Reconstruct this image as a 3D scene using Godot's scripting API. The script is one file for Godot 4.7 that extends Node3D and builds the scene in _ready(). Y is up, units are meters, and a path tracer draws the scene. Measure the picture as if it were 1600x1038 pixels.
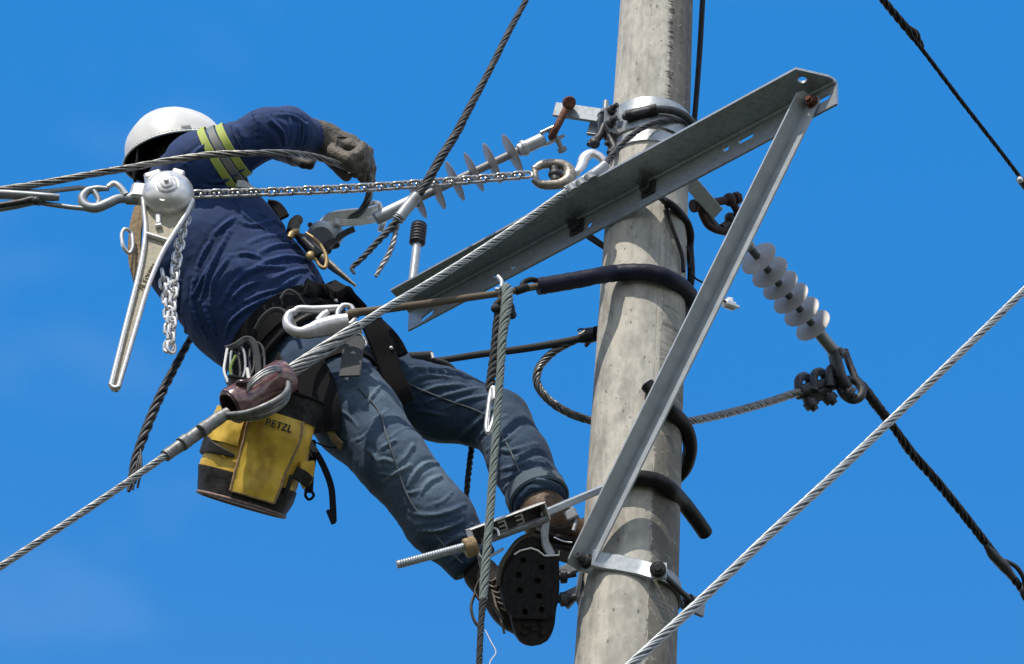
extends Node3D

# ---------------------------------------------------------------- mesh builder
class MB:
	var v := PackedVector3Array()
	var n := PackedVector3Array()
	var uv := PackedVector2Array()
	var c := PackedColorArray()
	var i := PackedInt32Array()
	var tint := Color(1, 1, 1)

	func vert(p: Vector3, nn: Vector3, u := Vector2.ZERO) -> int:
		v.append(p); n.append(nn); uv.append(u); c.append(tint)
		return v.size() - 1

	func face(pts: Array) -> void:                     # flat convex polygon, points clockwise seen from outside
		var nn: Vector3 = (pts[2] - pts[0]).cross(pts[1] - pts[0]).normalized()
		var b := v.size()
		for p in pts:
			vert(p, nn, Vector2(p.x, p.y))
		for k in range(1, pts.size() - 1):
			i.append_array([b, b + k, b + k + 1])

	func grid(b: int, rows: int, cols: int, closed := false) -> void:
		for a in rows - (0 if closed else 1):
			for k in cols - 1:
				var p := b + a * cols + k
				var q := b + ((a + 1) % rows) * cols + k
				i.append_array([p, q, p + 1, p + 1, q, q + 1])

	static func frames(pts: PackedVector3Array, closed := false) -> Array:
		var m := pts.size()
		var out := []
		var nr := Vector3.ZERO
		for k in m:
			var a := pts[(k - 1 + m) % m if closed else maxi(k - 1, 0)]
			var b := pts[(k + 1) % m if closed else mini(k + 1, m - 1)]
			var t := (b - a).normalized()
			if nr == Vector3.ZERO:
				nr = (Vector3.UP if absf(t.y) < 0.8 else Vector3.RIGHT)
			nr = (nr - t * nr.dot(t)).normalized()
			out.append([t, nr, t.cross(nr)])
		return out

	# a tube along pts; r is a number or one number per point; flat squeezes it along its second axis
	func tube(pts: PackedVector3Array, r, sides := 8, caps := true, closed := false, flat := 1.0, up := Vector3.ZERO) -> void:
		var fr := frames(pts, closed)
		var many := r is Array or r is PackedFloat32Array
		var b := v.size()
		var s := 0.0
		for k in pts.size():
			var rad: float = r[k] if many else r
			var t: Vector3 = fr[k][0]
			var x: Vector3 = fr[k][1]
			var y: Vector3 = fr[k][2]
			if up != Vector3.ZERO:
				x = (up - t * up.dot(t)).normalized(); y = t.cross(x)
			if k > 0: s += pts[k].distance_to(pts[k - 1])
			for j in sides + 1:
				var a := TAU * j / sides
				var d := x * cos(a) * flat + y * sin(a)
				var nn := (x * cos(a) + y * sin(a) * flat).normalized()
				vert(pts[k] + d * rad, nn, Vector2(float(j) / sides, s))
		grid(b, pts.size(), sides + 1, closed)
		if caps and not closed:
			for e in 2:
				var k := 0 if e == 0 else pts.size() - 1
				var t: Vector3 = fr[k][0] * (-1.0 if e == 0 else 1.0)
				var m := vert(pts[k], t)
				var f := v.size()
				for j in sides + 1:
					vert(v[b + k * (sides + 1) + j], t)
				for j in sides:
					if e == 0: i.append_array([m, f + j, f + j + 1])
					else: i.append_array([m, f + j + 1, f + j])

	# strands laid helically round a line: a wire rope or a laid rope
	func rope(pts: PackedVector3Array, r, strands: int, pitch: float, sides := 5, phase := 0.0) -> void:
		var fr := frames(pts)
		var q := sin(PI / strands)
		var many := r is Array or r is PackedFloat32Array
		for k in strands:
			var line := PackedVector3Array()
			var rr := PackedFloat32Array()
			var s := 0.0
			for m in pts.size():
				if m > 0: s += pts[m].distance_to(pts[m - 1])
				var rad: float = r[m] if many else r
				var rs := rad * q / (1.0 + q) * 1.06
				var a := TAU * (float(k) / strands + s / pitch) + phase + 0.22 * sin(s * 9.0 + k * 2.1) + 0.30 * sin(s * 3.3 + pts[0].x * 5.0)
				rs *= 1.0 + 0.05 * sin(s * 21.0 + k * 1.7) + 0.04 * sin(s * 7.0 + k * 3.9)
				line.append(pts[m] + (fr[m][1] * cos(a) + fr[m][2] * sin(a)) * (rad - rs))
				rr.append(rs)
			tube(line, rr, sides)
		if strands > 4:
			tube(pts, (r if not many else r[0]) * 0.45, 5)

	# a flat band: width across `side`, thickness along the normals
	func ribbon(pts: PackedVector3Array, nrm, width, thick := 0.003, closed := false) -> void:
		var m := pts.size()
		var one := nrm is Vector3
		var rows := []
		for k in m:
			var a := pts[(k - 1 + m) % m if closed else maxi(k - 1, 0)]
			var b := pts[(k + 1) % m if closed else mini(k + 1, m - 1)]
			var t := (b - a).normalized()
			var nn: Vector3 = nrm if one else nrm[k]
			var s := t.cross(nn).normalized()
			nn = s.cross(t).normalized()
			var w: float = (width if width is float else width[k]) * 0.5
			var h := thick * 0.5
			var e := minf(h, w * 0.3)
			rows.append([pts[k], s, nn, [Vector2(-w + e, h), Vector2(w - e, h), Vector2(w, 0), Vector2(w - e, -h), Vector2(-w + e, -h), Vector2(-w, 0)]])
		for side in 6:
			var base := v.size()
			for k in m:
				var p: Array = rows[k]
				var a2: Vector2 = p[3][side]
				var b2: Vector2 = p[3][(side + 1) % 6]
				var n2 := Vector2(-(b2 - a2).y, (b2 - a2).x).normalized()
				var nn: Vector3 = p[1] * n2.x + p[2] * n2.y
				vert(p[0] + p[1] * a2.x + p[2] * a2.y, nn, Vector2(a2.x, k))
				vert(p[0] + p[1] * b2.x + p[2] * b2.y, nn, Vector2(b2.x, k))
			for k in m - (0 if closed else 1):
				var q := base + 2 * k
				var z := base + 2 * ((k + 1) % m)
				i.append_array([q, q + 1, z, q + 1, z + 1, z])
		if not closed:
			for e in [0, m - 1]:
				var p: Array = rows[e]
				var f := []
				for q in p[3]: f.append(p[0] + p[1] * q.x + p[2] * q.y)
				if e != 0: f.reverse()
				face(f)

	# turned shape: prof is Vector2(radius, height) along the y axis of xf
	func lathe(xf: Transform3D, prof: Array, sides := 20, smooth_all := false, arc := TAU, start := 0.0) -> void:
		for k in prof.size() - 1:
			var a: Vector2 = prof[k]
			var b: Vector2 = prof[k + 1]
			if a.distance_to(b) < 1e-6: continue
			var d := (b - a).normalized()
			var n0 := Vector2(d.y, -d.x)
			var na := n0
			var nb := n0
			if k > 0:
				var pd: Vector2 = (a - prof[k - 1]).normalized()
				var q := Vector2(pd.y, -pd.x)
				if smooth_all or q.dot(n0) > 0.8: na = (q + n0).normalized()
			if k < prof.size() - 2:
				var nd: Vector2 = (prof[k + 2] - b).normalized()
				var q := Vector2(nd.y, -nd.x)
				if smooth_all or q.dot(n0) > 0.8: nb = (q + n0).normalized()
			var base := v.size()
			for row in 2:
				var p := a if row == 0 else b
				var nn := na if row == 0 else nb
				for j in sides + 1:
					var t := start + arc * j / sides
					var dir := Vector3(cos(t), 0, sin(t))
					vert(xf * Vector3(dir.x * p.x, p.y, dir.z * p.x), (xf.basis * Vector3(dir.x * nn.x, nn.y, dir.z * nn.x)).normalized(), Vector2(float(j) / sides, p.y))
			grid(base, 2, sides + 1)

	func rod(a: Vector3, b: Vector3, r: float, sides := 14, bevel := 0.0) -> void:
		var l := a.distance_to(b)
		var e := bevel if bevel > 0 else minf(r * 0.15, l * 0.2)
		lathe(MB.along(a, b), [Vector2(0, 0), Vector2(r - e, 0), Vector2(r, e), Vector2(r, l - e), Vector2(r - e, l), Vector2(0, l)], sides)

	func hexnut(a: Vector3, b: Vector3, r: float) -> void:
		rod(a, b, r, 6, r * 0.08)

	static func along(a: Vector3, b: Vector3, hint := Vector3.ZERO) -> Transform3D:
		var y := (b - a).normalized()
		var h := hint if hint != Vector3.ZERO else (Vector3.UP if absf(y.y) < 0.9 else Vector3.RIGHT)
		var x := h.cross(y).normalized()
		return Transform3D(Basis(x, y, x.cross(y)), a)

	func ball(o: Vector3, r, xf := Basis(), rows := 10, sides := 16) -> void:
		var s: Vector3 = r if r is Vector3 else Vector3(r, r, r)
		var base := v.size()
		for a in rows + 1:
			var t := PI * a / rows
			for j in sides + 1:
				var u := TAU * j / sides
				var d := Vector3(sin(t) * cos(u), -cos(t), sin(t) * sin(u))
				vert(o + xf * (d * s), (xf * (d / s)).normalized(), Vector2(float(j) / sides, float(a) / rows))
		grid(base, rows + 1, sides + 1)

	# bevelled box, xf at its centre
	func box(xf: Transform3D, size: Vector3, bev := 0.0015) -> void:
		var h := size * 0.5
		var e := minf(bev, minf(h.x, minf(h.y, h.z)) * 0.5)
		var pt := func(sx: int, sy: int, sz: int, ax: int) -> Vector3:
			var p := Vector3(sx * h.x, sy * h.y, sz * h.z)
			for q in 3:
				if q != ax: p[q] -= e * (sx if q == 0 else sy if q == 1 else sz)
			return xf * p
		var o := xf.origin
		for ax in 3:
			for s in [-1, 1]:
				var f := []
				for k in [[-1, -1], [1, -1], [1, 1], [-1, 1]]:
					var q := [0, 0, 0]
					q[ax] = s; q[(ax + 1) % 3] = k[0]; q[(ax + 2) % 3] = k[1]
					f.append(pt.call(q[0], q[1], q[2], ax))
				outward(f, o)
			for k in [[-1, -1], [1, -1], [1, 1], [-1, 1]]:
				var f := []
				for e2 in [[-1, 0], [1, 0], [1, 1], [-1, 1]]:
					var q := [0, 0, 0]
					q[ax] = e2[0]; q[(ax + 1) % 3] = k[0]; q[(ax + 2) % 3] = k[1]
					f.append(pt.call(q[0], q[1], q[2], (ax + 1 + e2[1]) % 3))
				outward(f, o)
		for sx in [-1, 1]:
			for sy in [-1, 1]:
				for sz in [-1, 1]:
					outward([pt.call(sx, sy, sz, 0), pt.call(sx, sy, sz, 1), pt.call(sx, sy, sz, 2)], o)

	func outward(f: Array, o: Vector3) -> void:
		var nn: Vector3 = (f[2] - f[0]).cross(f[1] - f[0])
		if nn.dot(f[0] - o) < 0: f.reverse()
		face(f)

	# flat plate with holes: outline in the xy plane of xf, thickness along z
	func plate(xf: Transform3D, outline: Array, holes: Array, t: float) -> void:
		var o := PackedVector2Array(outline)
		if Geometry2D.is_polygon_clockwise(o): o.reverse()
		var loops := [o]
		var cuts := []
		var lo := 1e9
		var hi := -1e9
		var ylo := 1e9
		var yhi := -1e9
		for p in o: lo = minf(lo, p.x); hi = maxf(hi, p.x); ylo = minf(ylo, p.y); yhi = maxf(yhi, p.y)
		for h in holes:
			var hp := PackedVector2Array(h)
			if not Geometry2D.is_polygon_clockwise(hp): hp.reverse()
			loops.append(hp)
			var m := Vector2.ZERO
			for p in hp: m += p
			cuts.append(m.x / hp.size())
		cuts.sort()
		cuts.push_front(lo - 1.0); cuts.append(hi + 1.0)
		for c in cuts.size() - 1:                         # strips that end in the middle of the holes
			var strip := PackedVector2Array([Vector2(cuts[c], ylo - 1), Vector2(cuts[c + 1], ylo - 1), Vector2(cuts[c + 1], yhi + 1), Vector2(cuts[c], yhi + 1)])
			var pieces := Geometry2D.intersect_polygons(o, strip)
			for h in holes:
				var next: Array[PackedVector2Array] = []
				for pc in pieces: next.append_array(Geometry2D.clip_polygons(pc, PackedVector2Array(h)))
				pieces = next
			for poly in pieces:
				var idx := Geometry2D.triangulate_polygon(poly)
				if idx.is_empty(): continue
				for s in [-1.0, 1.0]:
					var b := v.size()
					for p in poly: vert(xf * Vector3(p.x, p.y, s * t * 0.5), xf.basis.z * s, p)
					for k in range(0, idx.size(), 3):
						var p0 := poly[idx[k]]
						var cw: bool = (poly[idx[k + 1]] - p0).cross(poly[idx[k + 2]] - p0) < 0
						if cw == (s > 0): i.append_array([b + idx[k], b + idx[k + 1], b + idx[k + 2]])
						else: i.append_array([b + idx[k], b + idx[k + 2], b + idx[k + 1]])
		for lp in loops:
			for k in lp.size():
				var p: Vector2 = lp[k]
				var q: Vector2 = lp[(k + 1) % lp.size()]
				face([xf * Vector3(p.x, p.y, t * 0.5), xf * Vector3(q.x, q.y, t * 0.5), xf * Vector3(q.x, q.y, -t * 0.5), xf * Vector3(p.x, p.y, -t * 0.5)])

	func mesh(o: Vector3) -> ArrayMesh:
		var a := []
		a.resize(Mesh.ARRAY_MAX)
		var w := PackedVector3Array()
		w.resize(v.size())
		for k in v.size(): w[k] = v[k] - o
		for k in range(0, i.size(), 3):                   # every face turns its front the way its normals point
			var p := v[i[k]]
			if (v[i[k + 2]] - p).cross(v[i[k + 1]] - p).dot(n[i[k]] + n[i[k + 1]] + n[i[k + 2]]) < 0.0:
				var q := i[k + 1]
				i[k + 1] = i[k + 2]; i[k + 2] = q
		for k in n.size():
			if n[k].length_squared() < 0.5: n[k] = Vector3.UP
		a[Mesh.ARRAY_VERTEX] = w; a[Mesh.ARRAY_NORMAL] = n; a[Mesh.ARRAY_TEX_UV] = uv; a[Mesh.ARRAY_COLOR] = c; a[Mesh.ARRAY_INDEX] = i
		var m := ArrayMesh.new()
		m.add_surface_from_arrays(Mesh.PRIMITIVE_TRIANGLES, a)
		return m

# ---------------------------------------------------------------- soft bodies: a distance field and its surface
class Field:
	var o: Vector3
	var h: float
	var nx: int
	var ny: int
	var nz: int
	var d := PackedFloat32Array()

	func _init(lo: Vector3, hi: Vector3, cell: float) -> void:
		o = lo; h = cell
		nx = int((hi.x - lo.x) / h) + 2; ny = int((hi.y - lo.y) / h) + 2; nz = int((hi.z - lo.z) / h) + 2
		d.resize(nx * ny * nz); d.fill(1.0)

	# a tapered capsule joined with a smooth minimum of width k; zs stretches it along world z
	func cap(a: Vector3, b: Vector3, ra: float, rb: float, k := 0.03, zs := 1.0) -> void:
		var m := k + 3.0 * h
		var rm := maxf(ra, rb)
		var lo := Vector3(minf(a.x, b.x) - rm - m, minf(a.y, b.y) - rm - m, minf(a.z, b.z) - rm * zs - m)
		var hi := Vector3(maxf(a.x, b.x) + rm + m, maxf(a.y, b.y) + rm + m, maxf(a.z, b.z) + rm * zs + m)
		var i0 := maxi(0, int((lo.x - o.x) / h)); var i1 := mini(nx - 1, int((hi.x - o.x) / h) + 1)
		var j0 := maxi(0, int((lo.y - o.y) / h)); var j1 := mini(ny - 1, int((hi.y - o.y) / h) + 1)
		var k0 := maxi(0, int((lo.z - o.z) / h)); var k1 := mini(nz - 1, int((hi.z - o.z) / h) + 1)
		var iz := 1.0 / zs
		var ab := Vector3(b.x - a.x, b.y - a.y, (b.z - a.z) * iz)
		var il := 1.0 / maxf(ab.length_squared(), 1e-9)
		var dr := rb - ra
		var f := minf(1.0, zs)
		for kk in range(k0, k1 + 1):
			for jj in range(j0, j1 + 1):
				var at := (kk * ny + jj) * nx
				var q := Vector3(o.x + i0 * h - a.x, o.y + jj * h - a.y, (o.z + kk * h - a.z) * iz)
				for ii in range(i0, i1 + 1):
					var t := clampf(q.dot(ab) * il, 0.0, 1.0)
					var e := ((q - ab * t).length() - ra - dr * t) * f
					var c := d[at + ii]
					var g := k - absf(c - e)
					if g > 0.0: d[at + ii] = minf(c, e) - g * g * 0.25 / k
					elif e < c: d[at + ii] = e
					q.x += h

	func cut(p: Vector3, nrm: Vector3) -> void:        # removes what lies beyond the plane
		var at := 0
		for kk in nz:
			for jj in ny:
				var s := (o + Vector3(0, jj * h, kk * h) - p).dot(nrm)
				for ii in nx:
					if s > d[at]: d[at] = s
					s += h * nrm.x
					at += 1

	func value(p: Vector3) -> float:
		var q := (p - o) / h
		var x := clampi(int(q.x), 0, nx - 2); var y := clampi(int(q.y), 0, ny - 2); var z := clampi(int(q.z), 0, nz - 2)
		var fx := clampf(q.x - x, 0, 1); var fy := clampf(q.y - y, 0, 1); var fz := clampf(q.z - z, 0, 1)
		var a := (z * ny + y) * nx + x
		var b := a + ny * nx
		var p0 := lerpf(lerpf(d[a], d[a + 1], fx), lerpf(d[a + nx], d[a + nx + 1], fx), fy)
		var p1 := lerpf(lerpf(d[b], d[b + 1], fx), lerpf(d[b + nx], d[b + nx + 1], fx), fy)
		return lerpf(p0, p1, fz)

	func grad(p: Vector3) -> Vector3:
		var e := h
		return Vector3(value(p + Vector3(e, 0, 0)) - value(p - Vector3(e, 0, 0)), value(p + Vector3(0, e, 0)) - value(p - Vector3(0, e, 0)), value(p + Vector3(0, 0, e)) - value(p - Vector3(0, 0, e))).normalized()

	# surface nets -> [vertices, quads]
	func nets(relax := 1) -> Array:
		var vs := PackedVector3Array()
		var quads := PackedInt32Array()
		var of := PackedInt32Array()
		of.resize(d.size()); of.fill(-1)
		var sxy := nx * ny
		var off := [0, 1, nx, nx + 1, sxy, sxy + 1, sxy + nx, sxy + nx + 1]
		var edges := [[0, 1], [2, 3], [4, 5], [6, 7], [0, 2], [1, 3], [4, 6], [5, 7], [0, 4], [1, 5], [2, 6], [3, 7]]
		var far := h * 2.0
		for kk in nz - 1:
			for jj in ny - 1:
				var at := (kk * ny + jj) * nx
				for ii in nx - 1:
					var a := at + ii
					if d[a] > far or d[a] < -far: continue
					var s := 0
					for q in 8:
						if d[a + off[q]] < 0.0: s += 1
					if s == 0 or s == 8: continue
					var sum := Vector3.ZERO
					var cnt := 0
					for e in edges:
						var d0 := d[a + off[e[0]]]
						var d1 := d[a + off[e[1]]]
						if (d0 < 0.0) != (d1 < 0.0):
							var t := d0 / (d0 - d1)
							var e0: int = e[0]
							var e1: int = e[1]
							sum += Vector3(e0 & 1, (e0 >> 1) & 1, e0 >> 2).lerp(Vector3(e1 & 1, (e1 >> 1) & 1, e1 >> 2), t)
							cnt += 1
					of[a] = vs.size()
					vs.append(o + (Vector3(ii, jj, kk) + sum / cnt) * h)
		for kk in range(1, nz - 1):
			for jj in range(1, ny - 1):
				var at := (kk * ny + jj) * nx
				for ii in range(1, nx - 1):
					var a := at + ii
					if of[a] < 0: continue
					var ins := d[a] < 0.0
					for ax in 3:
						var st: int = 1 if ax == 0 else nx if ax == 1 else sxy
						if (d[a + st] < 0.0) == ins: continue
						var u: int = nx if ax == 0 else sxy if ax == 1 else 1
						var w: int = sxy if ax == 0 else 1 if ax == 1 else nx
						var q := [of[a], of[a - u], of[a - u - w], of[a - w]]
						if q.min() < 0: continue
						if ins: q.reverse()
						quads.append_array(q)
		for r in relax: vs = Field.soften(vs, quads)
		return [vs, quads]

	static func soften(vs: PackedVector3Array, quads: PackedInt32Array) -> PackedVector3Array:
		var sum := PackedVector3Array(); sum.resize(vs.size())
		var cnt := PackedInt32Array(); cnt.resize(vs.size())
		for k in range(0, quads.size(), 4):
			for e in 4:
				var a := quads[k + e]
				sum[a] += vs[quads[k + (e + 1) % 4]] + vs[quads[k + (e + 3) % 4]]
				cnt[a] += 2
		var out := vs.duplicate()
		for k in vs.size():
			if cnt[k]: out[k] = vs[k].lerp(sum[k] / cnt[k], 0.5)
		return out

	static func finer(vs: PackedVector3Array, quads: PackedInt32Array) -> Array:   # each quad becomes four
		var mid := {}
		var q2 := PackedInt32Array()
		for k in range(0, quads.size(), 4):
			var m := [0, 0, 0, 0]
			var c := vs.size()
			vs.append((vs[quads[k]] + vs[quads[k + 1]] + vs[quads[k + 2]] + vs[quads[k + 3]]) * 0.25)
			for e in 4:
				var a := quads[k + e]
				var b := quads[k + (e + 1) % 4]
				var key := (mini(a, b) << 24) | maxi(a, b)
				if not mid.has(key):
					mid[key] = vs.size()
					vs.append((vs[a] + vs[b]) * 0.5)
				m[e] = mid[key]
			for e in 4:
				q2.append_array([quads[k + e], m[e], c, m[(e + 3) % 4]])
		return [Field.soften(vs, q2), q2]

	static func normals(vs: PackedVector3Array, quads: PackedInt32Array) -> PackedVector3Array:
		var ns := PackedVector3Array(); ns.resize(vs.size())
		for k in range(0, quads.size(), 4):
			var a := vs[quads[k]]
			var f := (vs[quads[k + 3]] - vs[quads[k + 1]]).cross(vs[quads[k + 2]] - a)
			for e in 4: ns[quads[k + e]] += f
		for k in ns.size(): ns[k] = ns[k].normalized()
		return ns

	static func into(mb: MB, vs: PackedVector3Array, quads: PackedInt32Array, cols = null) -> void:
		var b := mb.v.size()
		var ns := Field.normals(vs, quads)
		for k in vs.size():
			if cols != null: mb.tint = cols[k]
			mb.vert(vs[k], ns[k], Vector2(vs[k].x, vs[k].y))
		for k in range(0, quads.size(), 4):
			mb.i.append_array([b + quads[k], b + quads[k + 1], b + quads[k + 2], b + quads[k], b + quads[k + 2], b + quads[k + 3]])
		mb.tint = Color.WHITE

# ---------------------------------------------------------------- where things stand
const ELEV := deg_to_rad(36.0)
const ROLL := deg_to_rad(4.9)
const FOV := 15.49
const FP := 3816.0                                       # focal length in picture points
var CP := Vector3(-0.37, 1.6, 7.0 * cos(ELEV))
var CF := Vector3(0, sin(ELEV), -cos(ELEV))
var CR := Vector3.RIGHT * cos(ROLL) + Vector3(0, cos(ELEV), sin(ELEV)) * sin(ROLL)
var CU := Vector3(0, cos(ELEV), sin(ELEV)) * cos(ROLL) - Vector3.RIGHT * sin(ROLL)
var M := {}
var base_of := {}
var names := {}

func P(x: float, y: float, z: float) -> Vector3:        # the point of the plane at depth z that shows at x, y
	var dir := CF * FP + CR * (x - 800.0) - CU * (y - 519.0)
	return CP + dir * ((z - CP.z) / dir.z)

func PY(x: float, y: float, height: float) -> Vector3:  # the same on a level plane
	var dir := CF * FP + CR * (x - 800.0) - CU * (y - 519.0)
	return CP + dir * ((height - CP.y) / dir.y)

func px(p: Vector3, n: float) -> float:                 # n picture points at p, in metres
	return n * (p - CP).dot(CF) / FP

func V(list: Array) -> PackedVector3Array:
	var out := PackedVector3Array()
	for q in list: out.append(q if q is Vector3 else P(q[0], q[1], q[2]))
	return out

func smooth(pts: PackedVector3Array, step := 0.01, closed := false) -> PackedVector3Array:
	var out := PackedVector3Array()
	var m := pts.size()
	for k in (m if closed else m - 1):
		var a := pts[(k - 1 + m) % m] if closed or k > 0 else pts[0] * 2.0 - pts[1]
		var b := pts[k]
		var c := pts[(k + 1) % m]
		var e := pts[(k + 2) % m] if closed or k < m - 2 else c * 2.0 - b
		var s := maxi(1, int(ceil(b.distance_to(c) / step)))
		a = b + (a - b).limit_length(b.distance_to(c) * 2.0)
		e = c + (e - c).limit_length(b.distance_to(c) * 2.0)
		for j in s: out.append(b.cubic_interpolate(c, a, e, float(j) / s))
	if not closed: out.append(pts[m - 1])
	return out

func swell(list: Array, step := 0.01) -> Array:         # [x, y, z, radius in picture points] -> smooth line and radii
	var pts := PackedVector3Array()
	var rad := []
	for q in list:
		var p: Vector3 = q[0] if q[0] is Vector3 else P(q[0], q[1], q[2])
		pts.append(p); rad.append(q[1] if q[0] is Vector3 else px(p, q[3]))
	var line := PackedVector3Array()
	var rr := PackedFloat32Array()
	var m := pts.size()
	for k in m - 1:
		var a := pts[k - 1] if k > 0 else pts[0] * 2.0 - pts[1]
		var e := pts[k + 2] if k < m - 2 else pts[k + 1] * 2.0 - pts[k]
		var l := pts[k].distance_to(pts[k + 1])
		var s := maxi(1, int(ceil(l / step)))
		a = pts[k] + (a - pts[k]).limit_length(l * 2.0)   # far neighbours must not make the line overshoot
		e = pts[k + 1] + (e - pts[k + 1]).limit_length(l * 2.0)
		for j in s:
			var t := float(j) / s
			line.append(pts[k].cubic_interpolate(pts[k + 1], a, e, t))
			rr.append(lerpf(rad[k], rad[k + 1], smoothstep(0, 1, t)))
	line.append(pts[m - 1]); rr.append(rad[m - 1])
	return [line, rr]

func run_on(list: Array, first: float, last: float) -> Array:   # carries a line on past its ends, in metres
	var out := list.duplicate()
	if first > 0.0:
		var a := P(list[0][0], list[0][1], list[0][2])
		var b := P(list[1][0], list[1][1], list[1][2])
		out.push_front([a + (a - b).normalized() * first, px(a, list[0][3])])
	if last > 0.0:
		var n := list.size()
		var a := P(list[n - 1][0], list[n - 1][1], list[n - 1][2])
		var b := P(list[n - 2][0], list[n - 2][1], list[n - 2][2])
		out.append([a + (a - b).normalized() * last, px(a, list[n - 1][3])])
	return out

func numbered(called: String) -> String:
	if not names.has(called):
		names[called] = 0
		return called
	names[called] += 1
	return "%s_%03d" % [called, names[called]]

func tag(o: Node3D, label: String, category: String, group := "") -> Node3D:
	o.set_meta("label", label); o.set_meta("category", category)
	if group: o.set_meta("group", group)
	return o

func thing(called: String, label: String, category: String, at: Vector3, group := "") -> Node3D:
	var o := Node3D.new()
	o.name = numbered(called)
	o.position = at
	add_child(o, true)
	base_of[o] = at
	return tag(o, label, category, group)

func build(mb: MB, called: String, mat: Material, parent: Node3D = null) -> MeshInstance3D:
	var o := MeshInstance3D.new()
	var at := Vector3.ZERO
	if parent == null:
		for p in mb.v: at += p
		at /= mb.v.size()
		o.position = at
		o.name = numbered(called)
		add_child(o, true)
	else:
		at = base_of[parent]
		o.name = called
		parent.add_child(o, true)
	base_of[o] = at
	o.mesh = mb.mesh(at)
	o.material_override = mat
	return o

func put(m: Mesh, called: String, mat: Material, parent: Node3D, where: Transform3D) -> MeshInstance3D:
	var o := MeshInstance3D.new()
	o.mesh = m; o.material_override = mat; o.name = called
	where.origin -= base_of[parent]
	o.transform = where
	parent.add_child(o, true)
	return o

func note(o: Node3D, label: String) -> Node3D:
	o.set_meta("label", label)
	return o

func circle(o: Vector2, r: float, sides := 14) -> Array:
	var out := []
	for k in sides: out.append(o + Vector2(cos(TAU * k / sides), sin(TAU * k / sides)) * r)
	return out

func slot(a: Vector2, b: Vector2, r: float) -> Array:
	var out := []
	var t := (b - a).angle()
	for k in 8: out.append(b + Vector2.from_angle(t - PI / 2 + PI * k / 7) * r)
	for k in 8: out.append(a + Vector2.from_angle(t + PI / 2 + PI * k / 7) * r)
	return out

func basis_of(x: Vector3, y: Vector3) -> Basis:
	x = x.normalized()
	var z := x.cross(y).normalized()
	return Basis(x, z.cross(x), z)

# ---------------------------------------------------------------- materials
func lin(r: float, g: float, b: float) -> Color:
	return Color(r, g, b).linear_to_srgb()

func noise_tex(seed_: int, freq: float, stops: Array, size := 512, kind := FastNoiseLite.TYPE_SIMPLEX_SMOOTH, oct := 4, normal := false) -> NoiseTexture2D:
	var f := FastNoiseLite.new()
	f.seed = seed_; f.frequency = freq; f.noise_type = kind; f.fractal_octaves = oct
	if kind == FastNoiseLite.TYPE_CELLULAR: f.cellular_return_type = FastNoiseLite.RETURN_CELL_VALUE
	var t := NoiseTexture2D.new()
	t.width = size; t.height = size; t.seamless = true; t.noise = f
	if normal:
		t.as_normal_map = true; t.bump_strength = 4.0
	elif stops:
		var g := Gradient.new()
		g.offsets = PackedFloat32Array(); g.colors = PackedColorArray()
		var off := PackedFloat32Array()
		var col := PackedColorArray()
		for s in stops: off.append(s[0]); col.append(s[1])
		g.offsets = off; g.colors = col
		t.color_ramp = g
	return t

func mat(called: String, col: Color, rough: float, metal := 0.0, tex: Texture2D = null, scale := 1.0, bump: Texture2D = null, bump_cm := 0.05) -> StandardMaterial3D:
	var m := StandardMaterial3D.new()
	m.resource_name = called
	m.albedo_color = col; m.roughness = rough; m.metallic = metal
	m.metallic_specular = 0.5
	if tex: m.albedo_texture = tex
	if bump:
		m.heightmap_enabled = true; m.heightmap_texture = bump; m.heightmap_scale = bump_cm
	if tex or bump:
		m.uv1_triplanar = true; m.uv1_world_triplanar = true; m.uv1_scale = Vector3.ONE * scale
	M[called] = m
	return m

func two(a: Color, b: Color, lo := 0.25, hi := 0.75) -> Array:
	return [[lo, a], [hi, b]]

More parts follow.
